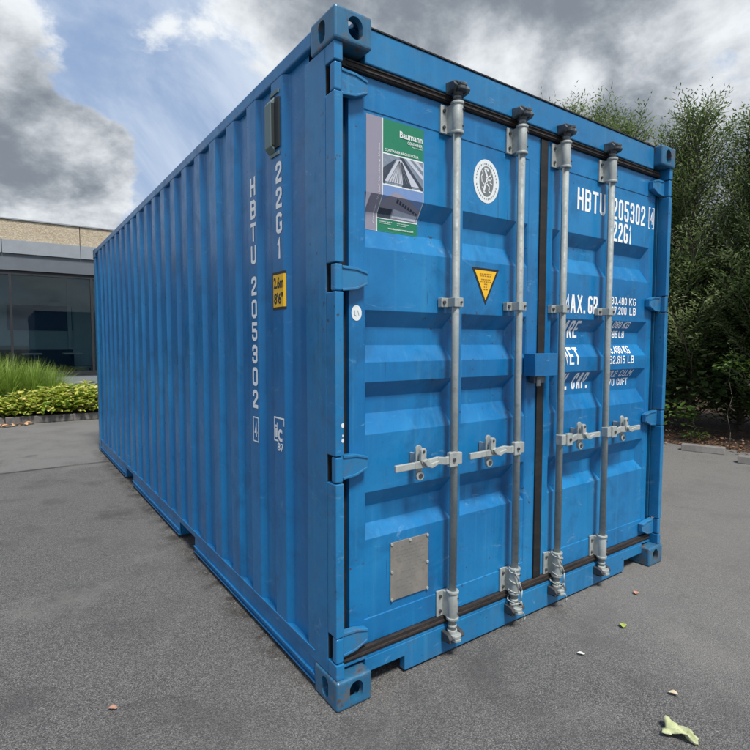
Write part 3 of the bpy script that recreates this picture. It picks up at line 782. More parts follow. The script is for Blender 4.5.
# ---- locking bars, cams, keepers, guides
BARS = [(.617, 0), (1.033, 0), (1.371, 1), (1.789, 1)]
BY = .026
def ring_pts(cx, cy, z, r, a0, a1, n=10):
    return [(cx+r*cos(radians(a0+(a1-a0)*i/n)), cy+r*sin(radians(a0+(a1-a0)*i/n)), z) for i in range(n+1)]
for bi, (x, right) in enumerate(BARS):
    dr = doorR if right else doorL
    mb = MB(); mb.cyl((x, BY, .106), (x, BY, 2.460), .0172, n=24)
    bar = mb.build('locking_bar', M['galv'], dr)
    for top in (1, 0):
        # cam head that grips the keeper
        s = 1 if top else -1; z0 = 2.458 if top else .108
        mt = M['darkiron'] if top else M['galv2']
        mb = MB(); mb.cyl((x, BY, z0-.018*s), (x, BY, z0+.006*s), .0225, .0225, n=20); mb.cyl((x, BY, z0-.040*s), (x, BY, z0-.028*s), .0205, n=20)
        mb.cyl((x, BY, z0+.006*s), (x, BY, z0+.024*s), .0225, .017, n=20)
        o1 = [(x-.024, -.004), (x-.018, -.018), (x+.004, -.024), (x+.022, -.016), (x+.030, -.002), (x+.024, .012), (x+.010, .020), (x-.016, .022)]
        mb.prism([(a, b+.006, z0-.002*s) for a, b in o1], (0, 0, .015*s))
        o2 = [(x-.016, -.020), (x+.012, -.026), (x+.020, -.006), (x+.004, .010), (x-.020, .004)]
        mb.prism([(a, b+.006, z0+.013*s) for a, b in o2], (0, 0, .014*s))
        mb.build('cam_head', mt, bar, .003)
        # keeper welded on header or sill
        mb = MB(); par = header if top else sill
        zc = z0+.010*s
        for sx in (-1, 1):
            xx = x+sx*.036
            mb.prism([(xx-.009, .0495, zc-.022), (xx-.009, .0495, zc+.026), (xx-.009, .004, zc+.018), (xx-.009, -.008, zc+.0), (xx-.009, .004, zc-.014)], (.018, 0, 0))
        mb.prism([(x-.040, .012, zc+.022*s), (x+.040, .012, zc+.022*s), (x+.030, .012, zc+.031*s), (x-.022, .012, zc+.032*s)], (0, .0375, 0))
        mb.build('cam_keeper', mt if top else M['bolt'], par, .003)
        # bearing sleeve with its bolted flange
        za, zb = (2.288, 2.412) if top else (.176, .300)
        mb = MB(); mb.cyl((x, BY, za), (x, BY, zb), .0245, n=24)
        mb.cyl((x, BY, za-.004), (x, BY, za+.008), .0285, n=24); mb.cyl((x, BY, zb-.008), (x, BY, zb+.004), .0285, n=24)
        mb.box(x-.0235, x+.0235, BY, .0745, za+.006, zb-.006)
        mb.box(x-.058, x-.022, .064, .0743, za+.004, zb-.004)
        br = mb.build('bar_bearing', M['galv2'], dr, .002)
        for zz_ in (za+.028, zb-.028):
            MB().cyl((x-.041, .058, zz_), (x-.041, .064, zz_), .0075, n=10).build('bolt', M['bolt'], br)
            MB().cyl((x+.012, BY-.027, zz_), (x+.010, BY-.018, zz_), .0042, n=8).build('bolt', M['bolt'], br)
    # mid guide
    zg = 1.578
    mb = MB(); mb.box(x-.058, x-.019, .050, .0743, zg-.020, zg+.020); mb.box(x-.024, x+.026, BY-.0225, BY-.0178, zg-.020, zg+.020)
    mb.box(x-.0245, x-.0195, BY-.022, .072, zg-.0195, zg+.0195); mb.box(x+.0195, x+.0265, BY-.022, .0743, zg-.0195, zg+.0195)
    gd = mb.build('bar_guide', M['galv2'], dr, .002)
    MB().cyl((x-.044, .044, zg), (x-.044, .050, zg), .008, n=10).build('bolt', M['bolt'], gd)
    MB().cyl((x+.012, BY-.029, zg), (x+.012, BY-.0226, zg), .005, n=8).build('bolt', M['bolt'], gd)
    # handle
    s = 1 if right else -1; zh = .903
    hy = .000
    mb = MB()
    pl_ = [(0.030, 0), (.075, -.002), (.12, .006), (.17, .001), (.245, .000), (.345, -.001)]
    if right: pl_ = [(a*.93, b) for a, b in pl_]
    for (a, b), (c, d) in zip(pl_, pl_[1:]):
        wa = .0165 if a < .2 else .014; wb = .0165 if c < .2 else .0145
        mb.prism([(x+s*a, hy-.006, zh+b-wa), (x+s*c, hy-.006, zh+d-wb), (x+s*c, hy-.006, zh+d+wb), (x+s*a, hy-.006, zh+b+wa)], (0, .013, 0))
    hd = mb.build('door_handle', M['galv2'], dr, .003)
    mb = MB(); mb.box(min(x+s*.012, x+s*.058), max(x+s*.012, x+s*.058), hy-.013, hy+.010, zh-.031, zh+.031); mb.box(x-.022, x+.022, hy-.004, BY+.01, zh-.026, zh+.026)
    mb.build('handle_hub', M['galv2'], hd, .003)
    mb = MB(); mb.cyl((x+s*.036, hy-.019, zh), (x+s*.036, hy-.012, zh), .008, n=12); mb.build('bolt', M['bolt'], hd)
    # retainer: plate, ear, swinging catch, lower seal lug
    hx = x+s*(.205 if not right else .165)
    mb = MB()
    mb.prism([(hx+.017*cos(t_), .018, zh+.058+.020*sin(t_)) for t_ in [pi*i/10 for i in range(11)]]+[(hx-.017*cos(t_), .018, zh-.050-.020*sin(t_)) for t_ in [pi*i/10 for i in range(11)]], (0, .010, 0))
    mb.box(hx-.006, hx+.006, .0285, .0748, zh-.030, zh+.040)
    hs = mb.build('handle_retainer', M['galv2'], dr, .002)
    mb = MB()
    mb.prism([(hx+.014*cos(t_)-.002*s, -.012, zh+.056+.014*sin(t_)) for t_ in [pi*i/8 for i in range(9)]]+[(hx-.014, -.012, zh+.02), (hx-.006, -.012, zh+.0), (hx+.018, -.012, zh+.0), (hx+.014, -.012, zh+.02)], (0, .016, 0))
    dx = 1 if not right else 1
    mb.prism([(hx-.008, -.020, zh+.016), (hx+.012, -.020, zh+.026), (hx+.040, -.020, zh+.002), (hx+.082, -.020, zh+.010), (hx+.078, -.020, zh-.006), (hx+.040, -.020, zh-.018), (hx+.014, -.020, zh-.008)], (0, .012, 0))
    mb.build('swing_catch', M['galv2'], hs, .003)
    mb = MB(); mb.cyl((hx, .008, zh-.050), (hx, .0175, zh-.050), .020, n=18); mb.build('seal_lug', M['galv2'], hs, .002)
    mb = MB(); mb.cyl((hx, .006, zh-.050), (hx, .0079, zh-.050), .0105, n=14); mb.cyl((hx-.001, -.0155, zh+.056), (hx-.001, -.0121, zh+.056), .005, n=10)
    mb.build('lug_hole', M['bolt'], hs)
# wire left twisted round the feet of the two middle bars
for x in (1.033, 1.371):
    mb = MB(); rnd = random.Random(int(x*100)); pts = []
    for i in range(46):
        t = i*.62; z = .315-.0048*i; r = .029+rnd.uniform(-.003, .004)+(.006 if i > 30 else 0)
        pts.append((x+r*cos(t), BY+r*sin(t)*.9, z+rnd.uniform(-.004, .004)))
    pts += [(x+.024, -.01, .085), (x+.040, -.012, .055), (x+.034, -.008, .035)]
    mb.tube(pts, .0032, 6)
    mb.tube([(x-.026, .0, .30), (x-.012, -.010, .25), (x+.010, -.014, .20), (x+.004, -.014, .15), (x+.02, -.014, .11)], .0035, 6)
    wobj = mb.build('seal_wire', M['galv2'], doorR if x > 1.3 else doorL)

# lock box on the right door, reaching over the gap
mb = MB()
mb.box(1.128, 1.134, .000, .072, 1.240, 1.352); mb.box(1.1345, 1.306, .000, .006, 1.240, 1.352)
mb.box(1.1345, 1.306, .0065, .066, 1.346, 1.352); mb.box(1.300, 1.306, .0065, .072, 1.240, 1.3455)
mb.box(1.1345, 1.2995, .060, .0655, 1.240, 1.3455)
lb = mb.build('lock_box', M['rail'], doorR, .002)
mb = MB(); mb.box(1.150, 1.235, .020, .055, 1.205, 1.335); mb.box(1.16, 1.19, .012, .0195, 1.190, 1.24); mb.build('lock_staple', M['darkiron'], lb, .003)

# chipped paint spots on the left post
mb = MB()
for (z_, r_) in ((1.098, .007), (1.040, .006), (1.060, .003)):
    ps = [(.0600+.0003, 0, 0)]
    k = 9; mb.prism([(.0360+cos(2*pi*i/k)*r_*random.uniform(.6, 1.1), .0108, z_+sin(2*pi*i/k)*r_*1.4*random.uniform(.7, 1.1)) for i in range(k)], (0, .001, 0))
o = mb.build('paint_chip', M['sticker'], root)

# ------------------------------------------------------------------ office building beyond
def stone_mat():
    mm = mat('pebble_dash_panel', (.42, .35, .24), .9); g = G(mm)
    v_ = g.vor(38); s2 = g.n('ShaderNodeSeparateColor'); g.l(v_.outputs['Color'], s2.inputs[0])
    c = g.mix(s2.outputs[0], (.38, .31, .21), (.58, .51, .39)); c = g.mix(g.rng(g.noise(1.5, 5, .6), .35, .7, 0, .5), c, (.52, .46, .36))
    c = g.mix(g.rng(v_.outputs['Distance'], .45, .75, 0, .3), c, (.22, .17, .11))
    g.col(c); g.bump(v_.outputs['Distance'], .35, .012); return mm
def plain(name, a, b, rough=.7, sc_=3, bmp=.2):
    mm = mat(name, a, rough); g = G(mm); n_ = g.noise(sc_, 6, .65); g.col(g.mix(g.rng(n_, .3, .75), a, b)); g.bump(g.noise(sc_*12, 4, .6), bmp, .004); return mm
M['pebble'] = stone_mat()
M['fas1'] = plain('pale_metal_fascia', (.26, .29, .32), (.31, .34, .37), .5)
M['fas2'] = plain('grey_metal_fascia', (.115, .135, .160), (.135, .155, .180), .5)
M['wframe'] = plain('dark_window_frame', (.02, .022, .026), (.03, .033, .038), .45)
M['base'] = plain('grey_base_panel', (.22, .25, .27), (.28, .30, .32), .6)
M['iwall'] = plain('interior_wall', (.62, .70, .68), (.68, .74, .70), .8)
M['ifloor'] = plain('interior_floor', (.10, .10, .10), (.14, .14, .13), .5)
M['screen'] = plain('dark_blue_panel', (.008, .020, .07), (.012, .03, .10), .35)
M['tabletop'] = plain('pale_table_top', (.80, .74, .60), (.84, .78, .64), .4)
M['tleg'] = plain('dark_furniture', (.03, .035, .045), (.04, .045, .06), .5)
M['chairp'] = plain('pale_chair_shell', (.42, .50, .50), (.5, .56, .56), .45)
gm = bpy.data.materials.new('window_glass'); gm.use_nodes = True; t = gm.node_tree; t.nodes.clear()
o_ = t.nodes.new('ShaderNodeOutputMaterial'); mixs = t.nodes.new('ShaderNodeMixShader'); tr = t.nodes.new('ShaderNodeBsdfTransparent'); gl = t.nodes.new('ShaderNodeBsdfGlossy'); fr = t.nodes.new('ShaderNodeFresnel')
tr.inputs[0].default_value = (.70, .78, .80, 1); gl.inputs[0].default_value = (.75, .8, .85, 1); gl.inputs['Roughness'].default_value = .015; fr.inputs[0].default_value = 1.5
t.links.new(fr.outputs[0], mixs.inputs[0]); t.links.new(tr.outputs[0], mixs.inputs[1]); t.links.new(gl.outputs[0], mixs.inputs[2]); t.links.new(mixs.outputs[0], o_.inputs[0])
M['glass'] = gm
FY = 13.7
bl = empty('office_building', 'low office building with beige stone parapet, grey fascia and large dark windows', 'building', (0, FY, 0))
def B(name, mt, boxes, parent=bl, bevel=0):
    mb = MB()
    for b in boxes: mb.box(b[0], b[1], b[2]-FY, b[3]-FY, b[4], b[5])
    return mb.build(name, mt, parent, bevel)
X0, X1 = -13.0, 13.0
px_ = [-13+2.42*i for i in range(12)]
seams = [-.56-1.7*3, -.56-1.7*2, -.56-1.7, -.45, .70, 2.6, 4.5]
edges = [X0, -8.2, -5.9, -3.6, -1.36+.0, .70, 3.0, 5.3, 7.6, 9.9, X1]
for a, b in zip(edges, edges[1:]):
    B('parapet_panel', M['pebble'], [(a+.006, b-.006, FY+.02, FY+.30, 3.845, 4.32)], bevel=.01)
B('parapet_cap', M['fas1'], [(X0, X1, FY-.01, FY+.34, 4.3205, 4.350)])
edges = [X0, -6.7, -3.9, -.93, .70, 3.5, 6.3, 9.1, X1]
for a, b in zip(edges, edges[1:]):
    B('fascia_panel', M['fas1'], [(a+.005, b-.005, FY-.03, FY+.25, 3.52, 3.842)], bevel=.004)
B('lower_fascia', M['fas2'], [(X0, X1, FY+.02, FY+.25, 3.135, 3.517)])
B('roof', M['fas2'], [(X0, X1, FY+.345, FY+8, 3.60, 3.85)])
B('base_wall', M['base'], [(a+.004, b-.004, FY+.06, FY+.25, 0, .585) for a, b in zip(px_, px_[1:])], bevel=.004)
B('window_sill', M['wframe'], [(X0, X1, FY+.03, FY+.25, .589, .640)])
B('interior_floor', M['ifloor'], [(X0, X1, FY+.26, FY+8, .10, .30)])
B('back_wall', M['iwall'], [(X0, X1, FY+3.0, FY+3.2, .3005, 3.5)])
B('side_wall', M['iwall'], [(X0, X0+.2, FY+.26, FY+2.99, .3005, 3.5), (X1-.2, X1, FY+.26, FY+2.99, .3005, 3.5)])
B('ceiling', M['iwall'], [(X0+.21, X1-.21, FY+.26, FY+2.99, 3.30, 3.34)])
B('outer_wall', M['base'], [(X0, X1, FY+7.8, FY+8, .0, 3.59), (X0, X0+.15, FY+3.21, FY+7.79, .3005, 3.59), (X1-.15, X1, FY+3.21, FY+7.79, .3005, 3.59)])
B('inner_pillar', M['iwall'], [(.62, .72, FY+2.88, FY+2.98, .3005, 3.29)])
mull = [-.80-1.75*i for i in range(6, 0, -1)]+[-.80, .93, 2.7, 4.4, 6.1, 7.9, 9.7, 11.4]
mull = [X0+.05]+mull+[X1-.05]
for a, b in zip(mull, mull[1:]):
    wd = B('window', M['wframe'], [(a-.028, a+.028, FY+.06, FY+.16, .6405, 3.075), (a+.0285, b-.0285, FY+.06, FY+.16, 3.03, 3.075), (a+.0285, b-.0285, FY+.06, FY+.16, .6405, .68)])
    B('pane', M['glass'], [(a+.029, b-.029, FY+.105, FY+.112, .6805, 3.0295)], wd)
B('window_head', M['wframe'], [(X0, X1, FY+.10, FY+.25, 3.0755, 3.134)])
# things inside
mb = MB(); mb.box(-.80, .80, -.03, .03, -.36, .36); o = mb.build('wall_screen', M['screen'], None, .01); o.location = (-.06, FY+2.96, 2.12)
tag(o, 'wide dark blue panel on the back wall inside the office', 'wall screen')
mb = MB(); mb.box(-1.9, .72, -.3, .3, .3, 1.2); 
o = mb.build('counter', M['tleg'], None, .02); o.location = (0, FY+2.3, 0); tag(o, 'long dark counter inside the office behind the tables', 'counter')
def table(x, y, label):
    t_ = empty('table', label, 'table', (x, y, .30), 'tables inside the office window')
    mb = MB(); mb.box(-.22, .22, -.3, .3, .80, .835); mb.build('tabletop', M['tabletop'], t_, .01)
    mb = MB(); mb.cyl((0, 0, .03), (0, 0, .80), .04, n=12); mb.build('pedestal', M['tleg'], t_)
    mb = MB(); mb.cyl((0, 0, 0), (0, 0, .03), .24, n=20); mb.build('table_base', M['tleg'], t_)
table(-.40, FY+.60, 'small pale table inside the window, nearer the mullion')
table(.50, FY+.60, 'small pale table inside the window, beside the pale chair')
ch = empty('chair', 'pale shell chair inside the office window beside a small table', 'chair', (.78, FY+1.0, .30))
mb = MB(); mb.box(-.24, .24, -.24, .22, .42, .47); mb.build('seat', M['chairp'], ch, .02)
mb = MB(); mb.prism([(-.22, .20, .47), (.22, .20, .47), (.19, .32, .92), (-.19, .32, .92)], (0, .035, .01)); mb.build('backrest', M['chairp'], ch, .01)
for sx in (-.19, .19):
    for sy in (-.19, .19):
        mb = MB(); mb.cyl((sx*1.15, sy*1.15, 0), (sx, sy, .42), .014, n=8); mb.build('leg', M['tleg'], ch)

# ------------------------------------------------------------------ kerb and planting bed on the left
def kerb_mat():
    mm = mat('kerb_stone', (.16, .155, .15), .9); g = G(mm); a = g.noise(6, 8, .7); b = g.noise(50, 4, .7)
    g.col(g.mix(g.rng(a, .35, .7), (.105, .10, .098), (.215, .205, .195))); g.bump(g.m('ADD', a, g.m('MULTIPLY', b, .3)), .5, .012); return mm
M['kerb'] = kerb_mat()
M['soil'] = plain('soil', (.035, .025, .018), (.07, .05, .035), .95, 8, .8)
kx = -14.0
kerb = empty('kerb', 'grey stone kerb in front of the planting bed', 'kerb', (0, 9.1, 0))
while kx < 6:
    mb = MB(); yk = lambda x: 9.26-.145*(x+1.07)*.6-9.1
    mb.prism([(kx+.004, yk(kx), 0), (kx+.996, yk(kx+1), 0), (kx+.996, yk(kx+1)+.13, 0), (kx+.004, yk(kx)+.13, 0)], (0, 0, .125))
    mb.build('kerb_stone', M['kerb'], kerb, .012); kx += 1.0
mb = MB(); vs_ = [mb.bm.verts.new(p) for p in ((-14, 10.36, .09), (6, 8.7, .09), (6, FY+.055, .09), (-14, FY+.055, .09))]; mb.bm.faces.new(vs_)
struct(mb.build('planting_soil', M['soil']))

def leaf_mat(name, cols, rough=.5, trans=.25, var=1.0):
    mm = mat(name, cols[0], rough); g = G(mm)
    oi = g.n('ShaderNodeObjectInfo'); geo = g.n('ShaderNodeNewGeometry')
    a = g.n('ShaderNodeAttribute'); a.attribute_name = 'tone'
    cr = g.n('ShaderNodeValToRGB'); els = cr.color_ramp.elements
    els[0].position = 0; els[0].color = (*cols[0], 1); els[1].position = 1; els[1].color = (*cols[-1], 1)
    for i, c in enumerate(cols[1:-1]): e = els.new((i+1)/(len(cols)-1)); e.color = (*c, 1)
    g.l(a.outputs['Fac'], cr.inputs[0])
    g.l(cr.outputs[0], g.b.inputs['Base Color'])
    if trans:
        tb = g.n('ShaderNodeBsdfTranslucent'); g.l(cr.outputs[0], tb.inputs[0]); ms = g.n('ShaderNodeMixShader'); ms.inputs[0].default_value = trans
        out = [n_ for n_ in g.t.nodes if n_.type == 'OUTPUT_MATERIAL'][0]
        g.l(g.b.outputs[0], ms.inputs[1]); g.l(tb.outputs[0], ms.inputs[2]); g.l(ms.outputs[0], out.inputs[0])
    return mm
def tones(me, vals):
    at = me.attributes.new('tone', 'FLOAT', 'FACE'); at.data.foreach_set('value', vals)
M['grass'] = leaf_mat('grass_blades', [(.09, .20, .02), (.22, .36, .05), (.42, .54, .14)], .5, .35)
M['yleaf'] = leaf_mat('yellow_green_leaves', [(.07, .17, .02), (.26, .38, .05), (.56, .58, .10), (.75, .68, .26)], .45, .35)
M['conif'] = leaf_mat('conifer_sprays', [(.024, .050, .014), (.062, .112, .030), (.165, .225, .080), (.32, .37, .19)], .5, .45)
M['young'] = leaf_mat('fresh_green_leaves', [(.05, .11, .02), (.10, .19, .03), (.15, .24, .04)], .5, .35)
M['bark'] = plain('bark', (.07, .055, .042), (.13, .11, .085), .9, 9, .8)

def grass_clump_mesh(rnd, n=760, hgt=1.15, spread=.85):
    vs = []; fs = []; tn = []
    for i in range(n):
        a = rnd.uniform(0, 2*pi); r0 = rnd.uniform(0, .16); lean = rnd.uniform(.05, spread)*rnd.uniform(.4, 1); h = hgt*rnd.uniform(.55, 1.05)
        bx_, by_ = r0*cos(a), r0*sin(a); wd = rnd.uniform(.003, .0065); a2 = a+rnd.uniform(-.5, .5)
        px2, py2 = -sin(a2), cos(a2); tv = rnd.random(); k = 6; pb = None
        for j in range(k+1):
            t = j/k; d = lean*(t**1.8); z = h*(t-.30*lean*t**3.2)
            c = Vector((bx_+cos(a2)*d, by_+sin(a2)*d, z)); ww = wd*(1-t**2)+.0006
            vs += [c+Vector((px2, py2, 0))*ww, c-Vector((px2, py2, 0))*ww]
            if j: b = len(vs)-4; fs.append((b, b+1, b+3, b+2)); tn.append(min(1, max(0, tv*.7+t*.35)))
    me = bpy.data.meshes.new('grass_blades'); me.from_pydata([tuple(v_) for v_ in vs], [], fs); tones(me, tn); me.materials.append(M['grass']); return me
def leafy_mesh(rnd, n=620, R_=.42, hgt=.52, ll=.100, mt='yleaf', upr=.6):
    vs = []; fs = []; tn = []
    for i in range(n):
        a = rnd.uniform(0, 2*pi); r = R_*math.sqrt(rnd.random()); top = hgt*(1-.55*(r/R_)**2)
        z = top*rnd.uniform(.35, 1.0); l = ll*rnd.uniform(.6, 1.35); wd = l*rnd.uniform(.24, .36)
        d = Vector((cos(a+rnd.uniform(-.9, .9)), sin(a+rnd.uniform(-.9, .9)), rnd.uniform(-.35, upr))).normalized()
        s = d.cross(Vector((rnd.uniform(-.5, .5), rnd.uniform(-.5, .5), 1))).normalized(); nn = s.cross(d)
        c = Vector((r*cos(a), r*sin(a), z)); b = len(vs)
        vs += [c, c+d*l*.35+s*wd+nn*.006, c+d*l*.75+s*wd*.75, c+d*l-nn*.012, c+d*l*.75-s*wd*.75, c+d*l*.35-s*wd+nn*.006, c+d*l*.55-nn*.008]
        for q in ((0, 1, 6), (1, 2, 6), (2, 3, 6), (3, 4, 6), (4, 5, 6), (5, 0, 6)): fs.append((b+q[0], b+q[1], b+q[2]))
        tv = min(1, max(0, rnd.gauss(.5, .27)+.18*(z/hgt-.6))); tn += [tv]*6
    me = bpy.data.meshes.new('leaves'); me.from_pydata([tuple(v_) for v_ in vs], [], fs); tones(me, tn); me.materials.append(M[mt]); return me
rnd = random.Random(3)
gm_ = [grass_clump_mesh(rnd) for _ in range(2)]
for i, (x, y, s, lb_) in enumerate([(-1.30, 9.95, 1.05, 'tall grass clump at the left edge of the picture'), (-.92, 10.15, .98, 'tall green grass clump second from the left'),
                              (-.55, 10.25, .92, 'tall grass clump in the middle of the grasses'), (-.24, 10.20, .80, 'arching grass clump nearest the blue container')]):
    o = bpy.data.objects.new('ornamental_grass', gm_[i % 2]); COL.objects.link(o); o.location = (x, y, .09); o.scale = (s, s, s); o.rotation_euler = (0, 0, i*1.7)
    tag(o, lb_, 'ornamental grass', 'ornamental grass clumps in the bed')
lm_ = [leafy_mesh(rnd) for _ in range(3)]
bed = [(-1.15, 9.62, .8, 'low leafy plant at the kerb in front of the left grass clump'), (-.70, 9.60, .95, 'low leafy plant at the kerb below the grasses'), (-.28, 9.58, 1.05, 'yellow green leafy plant at the kerb beside the yellowest one, nearer the grasses'),
       (.10, 9.56, 1.08, 'brightest yellow leafy plant in the middle of the kerb edge'), (.48, 9.50, 1.05, 'green leafy plant at the kerb beside the container corner'), (.05, 10.10, 1.1, 'leafy plant in the second row behind the yellow one'), (.55, 10.10, 1.15, 'leafy plant in the second row beside the container'), (-.4, 9.98, .95, 'leafy plant in the second row among the grass blades'), (.9, 9.6, 1.1, 'leafy plant at the kerb just behind the container corner')]
for i, (x, y, s, lb_) in enumerate(bed):
    o = bpy.data.objects.new('leafy_plant', lm_[i % 3]); COL.objects.link(o); o.location = (x, y, .085); o.scale = (s, s, s*.98); o.rotation_euler = (0, 0, i*2.1)
    tag(o, lb_, 'plant', 'low leafy plants along the kerb')

# ------------------------------------------------------------------ conifer hedge on the right
def conifer_meshes(rnd, Ht=5.4, Rm=1.25, nprim=165):
    vs = []; fs = []; tn = []; tv_ = []; tf_ = []
    def limb(p0, p1, r0, r1, n=5):
        d = (p1-p0).normalized(); a = d.orthogonal().normalized(); b = d.cross(a); k = len(tv_)
        for i in range(n):
            o = a*cos(2*pi*i/n)+b*sin(2*pi*i/n); tv_.append(p0+o*r0); tv_.append(p1+o*r1)
        for i in range(n):
            j = (i+1) % n; tf_.append((k+2*i, k+2*j, k+2*j+1, k+2*i+1))
    def trunk_at(z): return Vector((.05*sin(z*1.3+ph), .05*cos(z*1.1+ph), z))
    ph = rnd.uniform(0, 6)
    nz = 12
    for i in range(nz):
        a, b = Ht*.98*i/nz, Ht*.98*(i+1)/nz
        limb(trunk_at(a), trunk_at(b), .055*(1-a/Ht)+.004, .055*(1-b/Ht)+.004, 7)
    def spray(p, d, l, nrm, tone):
        # a flat feathery spray: leaflets alternate on both sides of a twig
        side = d.cross(nrm)
        if side.length < 1e-3: side = d.orthogonal()
        side.normalize(); n_ = max(4, int(l/(.034+.014*(p.z/Ht > .52))))
        for i in range(n_):
            t = (i+.5)/n_; q = p+d*(l*t)+Vector((0, 0, .10*l*t*t))
            ll = .115*(1-.45*t)*rnd.uniform(.65, 1.3); sgn = 1 if i % 2 else -1
            dd = (d*.75+side*sgn*rnd.uniform(.55, .95)+nrm*rnd.uniform(-.25, .25)).normalized()
            wv = dd.cross(nrm+Vector((rnd.uniform(-.6, .6), rnd.uniform(-.6, .6), rnd.uniform(-.6, .6)))).normalized()*rnd.uniform(.009, .0155)*(.80 if p.z/Ht > .52 else 1.1)
            b = len(vs); vs.extend([q-wv*.5, q+dd*ll*.5-wv, q+dd*ll, q+dd*ll*.5+wv]); fs.append((b, b+1, b+2, b+3))
            tn.append(min(1, max(0, tone+rnd.gauss(0, .12)+t*.12)))
    for i in range(nprim):
        u = (i+rnd.random())/nprim; z = Ht*(.025+.945*u**.95)
        az = i*2.399+rnd.uniform(-.4, .4)
        Lp = (Rm*(1-u)**.50+.08)*rnd.uniform(.65, 1.2)
        if u < .12: Lp *= .75
        if u > .72 and rnd.random() < .4: Lp += rnd.uniform(.15, .45)
        el = radians(rnd.uniform(12, 38)+u*30)
        p = trunk_at(z); d = Vector((cos(az)*cos(el), sin(az)*cos(el), sin(el)))
        steps = max(3, int(Lp/.14)); r = .004+.010*Lp; bt = rnd.choice((.08, .25, .45, .6))+rnd.uniform(-.06, .1)
        for s_i in range(steps):
            d2 = (d+Vector((rnd.uniform(-.2, .2), rnd.uniform(-.2, .2), .10+rnd.uniform(-.06, .06)))).normalized()
            p2 = p+d2*(Lp/steps); f = s_i/steps
            limb(p, p2, r*(1-f)+.002, r*(1-(s_i+1)/steps)+.002, 4)
            if f > .12 or Lp < .5:
                for q in range(4):
                    sg = 1 if (s_i*4+q) % 2 else -1
                    sd = d2.cross(Vector((0, 0, 1))).normalized()*sg
                    dd = (d2*rnd.uniform(.4, .9)+sd*rnd.uniform(.5, 1.0)+Vector((0, 0, rnd.uniform(-.35, .55)))).normalized()
                    nr = Vector((rnd.uniform(-.5, .5), rnd.uniform(-.5, .5), 1)).normalized()
                    spray(p+(p2-p)*(q/4), dd, rnd.uniform(.22, .50)*(1.1-.5*f), nr, bt+.22*f)
            p, d = p2, d2
        spray(p, d, rnd.uniform(.18, .32), Vector((rnd.uniform(-.5, .5), rnd.uniform(-.5, .5), 1)).normalized(), bt+.1)
    for k in range(26):                                     # the thin leader
        z = Ht*(.86+.14*k/26); az = k*2.4
        spray(trunk_at(z), Vector((cos(az)*.6, sin(az)*.6, .75)).normalized(), rnd.uniform(.12, .26)*(1.25-k/26), Vector((cos(az+1.5), sin(az+1.5), .3)).normalized(), .6)
    me = bpy.data.meshes.new('crown'); me.from_pydata([tuple(v_) for v_ in vs], [], fs); tones(me, tn); me.materials.append(M['conif'])
    mt_ = bpy.data.meshes.new('trunk'); mt_.from_pydata([tuple(v_) for v_ in tv_], [], tf_); mt_.materials.append(M['bark'])
    return me, mt_
rnd = random.Random(11)
CM = [conifer_meshes(rnd, 5.4, 1.6), conifer_meshes(rnd, 5.4, 1.45), conifer_meshes(rnd, 5.4, 1.8)]
LOOK = ['narrow', 'slender', 'broad']
def conifer(x, y, h, k, rot, row, where):
    o = empty('conifer_tree', f'{LOOK[k]} dark green conifer {where}', 'conifer', (x, y, 0), row)
    s = h*.94/5.4; o.scale = (s*1.0, s*1.0, s); o.rotation_euler = (0, 0, rot)
    for nm, me in (('crown', CM[k][0]), ('trunk', CM[k][1])):
        c = bpy.data.objects.new(nm, me); COL.objects.link(c); c.parent = o
TREES = [(7.75, -2.4, 5.0, 0), (7.7, -1.5, 5.2, 2), (7.8, -.6, 5.0, 1), (7.9, .3, 5.0, 0), (7.7, 1.0, 4.7, 2), (8.0, 1.6, 4.9, 1), (7.65, 2.2, 5.15, 0), (8.0, 2.75, 4.8, 2), (7.7, 3.3, 5.3, 1), (7.9, 3.95, 5.7, 0),
         (7.75, 4.6, 5.9, 2), (7.8, 5.4, 6.0, 1), (7.85, 6.3, 6.1, 0), (7.8, 7.3, 6.1, 2), (7.7, 8.5, 6.1, 1)]
ORD = ['first', 'second', 'third', 'fourth', 'fifth', 'sixth', 'seventh', 'eighth', 'ninth', 'tenth', 'eleventh', 'twelfth', 'thirteenth', 'fourteenth', 'fifteenth', 'sixteenth']
for i, (x, y, h, k) in enumerate(TREES):
    conifer(x, y, h, k, i*1.3, 'conifers of the front hedge row', f'in the front hedge row, {ORD[i]} from the near end')
for i in range(11):
    conifer(9.0+.2*(i % 2), -3+i*1.25, 4.2+.35*((i*7) % 3), (i+1) % 3, i*2.3+1, 'conifers of the back hedge row', f'in the back hedge row, {ORD[i]} from the near end')
bmsh = [leafy_mesh(random.Random(31), 2600, 1.0, 2.3, .13, 'conif', .3), leafy_mesh(random.Random(32), 2600, .95, 2.1, .13, 'conif', .3)]
for i in range(9):
    o = bpy.data.objects.new('hedge_bush', bmsh[i % 2]); COL.objects.link(o); o.location = (8.1+.35*(i % 2), -2.2+1.1*i, .02); o.rotation_euler = (0, 0, i*1.9); o.scale = (1, 1, 1+.12*(i % 3))
    tag(o, f'dark leafy bush between the two conifer rows, {ORD[i]} from the near end', 'bush', 'dark bushes between the conifer rows')
